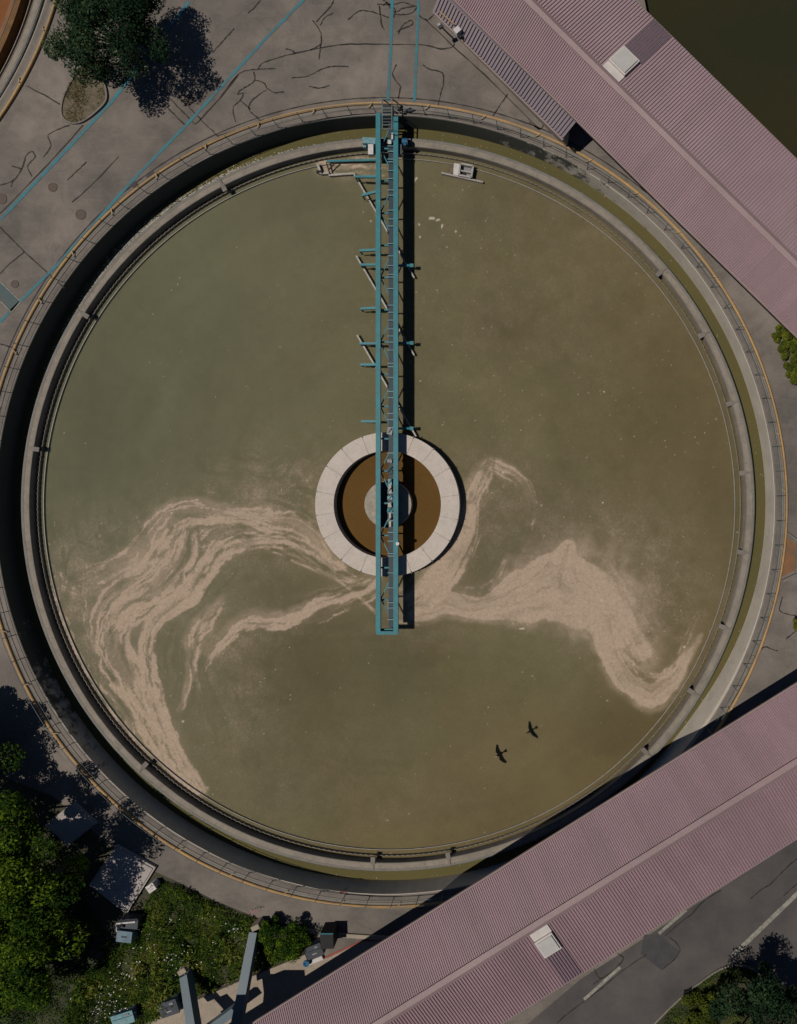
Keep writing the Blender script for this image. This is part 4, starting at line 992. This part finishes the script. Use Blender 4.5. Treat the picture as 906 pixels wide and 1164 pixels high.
# the shrub between the two raking beams and the cabinets
tree('hedge_shrub', 'dark green shrub between the slate beam and the open black cabinet', 322, 1066, .55, 1.25, M['leafgreen'], 44, 260, .10, None, .6, .35, .05)
# island under the top left tree
isl = smoothpath([(118,90),(122,112),(112,126),(94,139),(80,140),(71,131),(73,112),(84,90),(100,70),(120,66),(118,90)], 5)
m = MB(); m.sheet([tuple(W(p.x, p.y)[:2]) for p in isl[:-1]], .06); struct('planting_island', m, M['soil'])
m = MB(); P_ = [W(p.x, p.y) for p in isl]
for i in range(len(P_)-1): m.bar(P_[i]+Vector((0,0,.05)), P_[i+1]+Vector((0,0,.05)), .09, .13)
tag(m.build('island_kerb', M['coping']), 'low curved concrete kerb round the dry grass island under the top left tree', 'kerb')
carpet('dry_grass', [(p.x, p.y) for p in isl[:-1]], 2600, M['drygrass'], .11, .28, .5, 351, .22, .2)
# island at the bottom right
isl2 = smoothpath([(738,1168),(770,1136),(803,1110),(822,1099),(838,1096),(856,1101),(870,1113),(906,1130),(930,1168)], 5)
m = MB(); m.sheet([tuple(W(p.x, p.y)[:2]) for p in isl2], .05); struct('road_island', m, M['darksoil'])
m = MB(); P_ = [W(p.x, p.y) for p in isl2]
for i in range(30): m.bar(P_[i]+Vector((0,0,.05)), P_[i+1]+Vector((0,0,.05)), .09, .13)
tag(m.build('island_kerb', M['coping']), 'curved kerb of the planted road island at the bottom right', 'kerb')
carpet('island_grass', [(p.x, p.y) for p in isl2], 9000, M['weed'], .10, .35, .45, 371)

# ------------------------------------------------------------------ yard furniture and small buildings at lower left
m = MB(); m.sheet([tuple(W(*p)[:2]) for p in [(130,1180),(205,1142),(268,1113),(350,1083),(372,1089),(412,1070),(500,1066),(470,1100),(300,1200)]], .018)
struct('concrete_yard', m, M['yardconc'])
def wallseg(pts, w_, h_, mat, nm, lb, cat):
    m = MB(); P_ = WL(pts)
    for i in range(len(P_)-1):
        a_, b_ = P_[i], P_[i+1]; d_ = (b_-a_).normalized(); nn_ = Vector((-d_.y, d_.x, 0))*(w_/2)
        m.prism([tuple((a_-nn_)[:2]), tuple((b_-nn_)[:2]), tuple((b_+nn_)[:2]), tuple((a_+nn_)[:2])], -.02, h_)
    return tag(m.build(nm, mat), lb, cat)
wallseg([(190,1152),(268,1117.5),(350,1084)], .34, .32, M['yardconc'], 'retaining_wall', 'low tan concrete wall below the weedy bank at the bottom left', 'wall')
wallseg([(345,1057),(385,1062),(445,1066)], .22, .10, M['yardconc'], 'path_kerb', 'pale concrete kerb between the ring road and the cabinets', 'kerb')
m = MB(); m.strip([W(*p) for p in [(368,1089),(388,1080),(412,1069),(446,1068.5)]], .10, .03); struct('red_line_marking', m, M['red'])
def boxthing(nm, lb, cat, px, py, size, rot, mat, lidmat, z0=0, lidh=.05, grp=None):
    p = W(px, py, z0+size[2]); t = thing(nm, lb, cat, (p.x, p.y, z0), grp)
    m = MB(); m.box((p.x, p.y, z0+size[2]/2), size, rot); m.build('body', mat, t)
    m = MB(); m.box((p.x, p.y, z0+size[2]+lidh/2), (size[0]+.06, size[1]+.06, lidh), rot); lid = m.build('lid', lidmat, t)
    cs, sn = math.cos(rot), math.sin(rot); at = lambda u, v, z: (p.x+u*cs-v*sn, p.y+u*sn+v*cs, z)
    m = MB(); m.box(at(0, -size[1]*.2, z0+size[2]+lidh+.012), (size[0]*.3, .05, .025), rot); m.build('handle', M['rod'], lid)
    m = MB(); m.box(at(0, size[1]*.12, z0+size[2]+lidh+.006), (size[0]*.96, .025, .012), rot); m.build('seam_strip', M['black'], lid)
    m = MB(); m.box(at(size[0]*.25, size[1]*.33, z0+size[2]+lidh+.02), (size[0]*.22, size[1]*.16, .04), rot); m.build('vent', M['greybox'], lid)
    return t
def slab(lb, quad, h_):
    t = thing('concrete_slab', lb, 'slab', W(*quad[0]), 'concrete slabs under the trees')
    P_ = [W(a_, b_, h_) for a_, b_ in quad]; m = MB(); m.prism([tuple(p[:2]) for p in P_], -.05, h_); m.build('slab_body', M['pad'], t)
    cc = (P_[0]+P_[2])/2; m = MB(); m.prism([tuple((cc+(p-cc)*.92)[:2]) for p in P_], h_, h_+.05); m.build('slab_top', M['pad'], t)
slab('grey concrete slab in dappled shade beside the small white box', [(132,961),(177,986),(144,1039),(101,1006)], .18)
slab('smaller shaded concrete slab nearer the left edge under the trees', [(84,912),(110,936),(77,962),(50,938)], .15)
boxthing('utility_box', 'small white box at the corner of the grey slab', 'box', 172, 1009, (.42,.36,.5), .6, M['whitebox'], M['whitebox'])
t = thing('open_bin', 'blue grey bin with its lid raised among the weeds', 'bin', W(143, 1062))
m = MB(); p = W(141, 1065, .8); m.box((p.x, p.y, .4), (.85, .62, .8), -.12); m.build('body', M['bluebox'], t)
m = MB(); p2 = W(144.5, 1053, .9); m.box((p2.x, p2.y, .45), (.95, .55, .5), -.08); m.build('hopper', M['darkbox'], t)
m = MB(); a_, b_ = W(133,1048.5,1.0), W(155,1046.5,1.0); m.bar(a_, b_, .08, .25); m.bar(a_, W(134,1058,1.0), .07, .2); m.build('lid', M['whitebox'], t)
m = MB(); m.box((p.x, p.y, .81), (.3, .08, .03), -.12); m.build('handle', M['darkbox'], t)
boxthing('yard_cabinet', 'dark blue cabinet with a pale front next to the open black cabinet', 'cabinet', 357, 1081, (.9,.62,.6), .38, M['darkbox'], M['darkbox'], grp='cabinets along the wall')
m = MB(); m.box(W(359, 1091, .1)+Vector((0,0,-.02)), (.85,.22,.18), .38); tag(m.build('pale_step', M['whitebox']), 'pale step in front of the dark blue cabinet', 'step')
t = thing('open_cabinet', 'tall black open fronted cabinet beside the kerb', 'cabinet', W(372, 1071), 'cabinets along the wall')
m = MB(); p = W(371.5, 1070, 1.0); m.box((p.x, p.y, .5), (.72, .85, 1.0), .05); m.build('body', M['black'], t)
m = MB(); m.bar((p.x-.36, p.y+.44, 1.02), (p.x+.36, p.y+.44, 1.02), .05, .05); m.build('top_edge', M['teal'], t)
m = MB(); m.tube((p.x-.1, p.y-.5, 0), (p.x-.1, p.y-.5, 1.3), .035); m.build('pole', M['iron'], t)
m = MB(); p = W(349, 1093, .2); m.tube((p.x,p.y,0), (p.x,p.y,.35), .16, 14); m.ring((p.x,p.y), .1, .18, .35, .39, 20); tag(m.build('blue_drum', M['blue']), 'small blue drum by the concrete wall', 'drum')
boxthing('yard_cabinet', 'blue grey cabinet at the foot of the shorter slate beam', 'cabinet', 192, 1146, (1.0,.75,.6), .33, M['bluebox'], M['darkbox'], grp='cabinets along the wall')
boxthing('yard_cabinet', 'green grey cabinet at the bottom edge by the weeds', 'cabinet', 140, 1158, (1.2,.6,.6), .3, M['bluebox'], M['lightteal'], grp='cabinets along the wall')
# raking steel frame
t = thing('raking_frame', 'two slate blue steel beams rising out of the weedy bank at the bottom', 'steel frame', W(260, 1110))
def beam(a_, b_, w0, w1, h_, nm):
    a_ = Vector(a_); b_ = Vector(b_); d_ = (b_-a_).normalized(); x = Vector((d_.y, -d_.x, 0)).normalized(); vs = []
    for p, ww in ((a_, w0), (b_, w1)):
        for i, z in ((-1,-h_),(1,-h_),(1,0),(-1,0)): vs.append(p+x*(i*ww/2)+Vector((0,0,z)))
    m = MB(); m.add(vs, [(0,1,2,3),(7,6,5,4),(4,5,1,0),(5,6,2,1),(6,7,3,2),(7,4,0,3)]); return m
b1 = beam(W(287.5,1060,.75), W(258,1215,3.0), .44, .55, .62, 'beam'); b1.build('beam', M['slate'], t)
b2 = beam(W(208,1110,.75), W(224,1215,2.9), .46, .55, .62, 'beam'); b2.build('beam', M['slate'], t)
b3 = beam(W(266,1150,1.55), W(225,1180,1.6), .42, .42, .4, 'brace'); b3.build('brace', M['slate'], t)
m = MB(); PF = [tuple(((q0-NX)*PX, (NY-q1)*PX)) for q0, q1 in [(262,1104),(304,1104),(318,1220),(250,1220)]]; m.prism(PF, 3.85, 4.0); m.build('shade_platform', M['slate'], t)  # unseen slab added out of frame to cast shade on the yard
b4 = beam(W(268,1140,1.4), W(330,1120,1.9), .30, .30, .3, 'brace')
for (px, py, rot) in ((290,1055,.45), (206.5,1105,.55)):
    m = MB(); p = W(px, py, .72); m.box((p.x, p.y, .35), (.46,.26,.74), rot); m.build('footing', M['yardconc'], t)
# manholes
for i, (px, py, r_, lb) in enumerate([(60,213,.26,'rusty manhole cover left of the others in the yard'),(92,244,.30,'round manhole cover nearest the tank rim'),(215,113,.30,'round manhole cover at the edge of the tree shadow'),(17,323,.22,'small round cover beside the blue painted box'),(2,226,.3,'reddish cover cut by the left photo edge')]):
    p = W(px, py); m = MB(); m.ring(p, r_*.82, r_, .004, .026, 24); m.ring(p, .01, r_*.8, .004, .022, 24)
    tag(m.build('manhole_cover', M['iron']), lb, 'manhole cover', 'manhole covers in the yard')
for (px, py, a_, lb) in [(172,200,.75,'dark square drain grate touching the yellow pipe at upper left'),(153,210,.75,'smaller drain grate left of the other on the blue line')]:
    p = W(px, py); m = MB(); s_ = .5 if px > 160 else .36; m.box((p.x, p.y, .012), (s_, s_*.7, .02), a_)
    for k in range(5): m.box((p.x+math.cos(a_)*(k-2)*s_*.18, p.y+math.sin(a_)*(k-2)*s_*.18, .028), (s_*.06, s_*.6, .012), a_)
    tag(m.build('drain_grate', M['patch']), lb, 'drain', 'drain grates by the rim')
# brown sump at the right rim
t = thing('sump_pit', 'shallow concrete sump of rusty mud against the rim at the right edge', 'sump', W(893, 634))
m = MB(); m.sheet([tuple(W(*p)[:2]) for p in [(893,610),(904,618),(904,648),(889,655)]], .02); m.build('mud', M['rust'], t)
m = MB(); P_ = WL([(894,606),(906,615),(905,652),(889,660)])
for i in range(3): m.bar(P_[i]+Vector((0,0,.08)), P_[i+1]+Vector((0,0,.08)), .12, .2)
m.build('edging', M['coping'], t)

# ------------------------------------------------------------------ bird
def bird():
    p = W(568.5, 857, 1.9); t = thing('flying_bird', 'dark bird with spread wings gliding over the lower water', 'bird', p)
    th = math.atan2(-.47, .88)                      # wing axis
    fwd = Vector((-.86, -.5, 0)); wing = Vector((.46, -.89, 0)).normalized()
    bm = bmesh.new(); prof = [(.30,.012,.0),(.26,.04,.02),(.19,.055,.03),(.10,.075,.01),(0,.085,0),(-.10,.065,0),(-.20,.035,0),(-.26,.02,0)]
    rings = []
    for s_, r_, z_ in prof:
        rings.append([bm.verts.new(fwd*s_+wing*(r_*math.cos(a))+Vector((0,0,z_+r_*.8*math.sin(a)))) for a in np.linspace(0, 2*pi, 11)[:-1]])
    for i in range(len(rings)-1):
        for j in range(10): bm.faces.new((rings[i][j], rings[i][(j+1) % 10], rings[i+1][(j+1) % 10], rings[i+1][j]))
    bm.faces.new(rings[0]); bm.faces.new(list(reversed(rings[-1])))
    tv = [bm.verts.new(fwd*a+wing*b+Vector((0,0,z))) for a, b, z in ((-.22,-.03,.01),(-.22,.03,.01),(-.42,.10,.01),(-.42,-.10,.01),(-.22,-.03,-.01),(-.22,.03,-.01),(-.42,.10,0),(-.42,-.10,0))]
    bm.faces.new((tv[0],tv[1],tv[2],tv[3])); bm.faces.new((tv[7],tv[6],tv[5],tv[4]))
    for sg in (1, -1):
        out = [(.10,.05,.02),(.15,.22,.10),(.06,.40,.13),(-.06,.56,.09),(-.16,.52,.085),(-.12,.36,.11),(-.10,.18,.08),(-.10,.05,.01)]
        up_ = [bm.verts.new(fwd*a+wing*(sg*b)+Vector((0,0,z+.008))) for a, b, z in out]; lo_ = [bm.verts.new(fwd*a+wing*(sg*b)+Vector((0,0,z-.008))) for a, b, z in out]
        bm.faces.new(up_); bm.faces.new(list(reversed(lo_)))
        for i in range(8): bm.faces.new((lo_[i], lo_[(i+1) % 8], up_[(i+1) % 8], up_[i]))
    bmesh.ops.recalc_face_normals(bm, faces=bm.faces)
    me = bpy.data.meshes.new('body'); bm.to_mesh(me); bm.free(); me.materials.append(M['birddark'])
    o = bpy.data.objects.new('body', me); COL.objects.link(o); o.parent = t
    m = MB(); q_ = p+fwd*.29; m.tube(q_, q_+fwd*.09+Vector((0,0,-.01)), .022, 8, .004); m.build('beak', M['rod'], t)
    m = MB(); q_ = p+fwd*.2+Vector((0,0,.055)); m.tube(q_, q_+fwd*.06, .03, 8, .01); m.build('head_patch', M['whitebox'], t)
M['birddark'] = worn('dark_brown_feathers', (.006,.005,.005,1), (.010,.008,.008,1), 14, .9, .05)
bird()
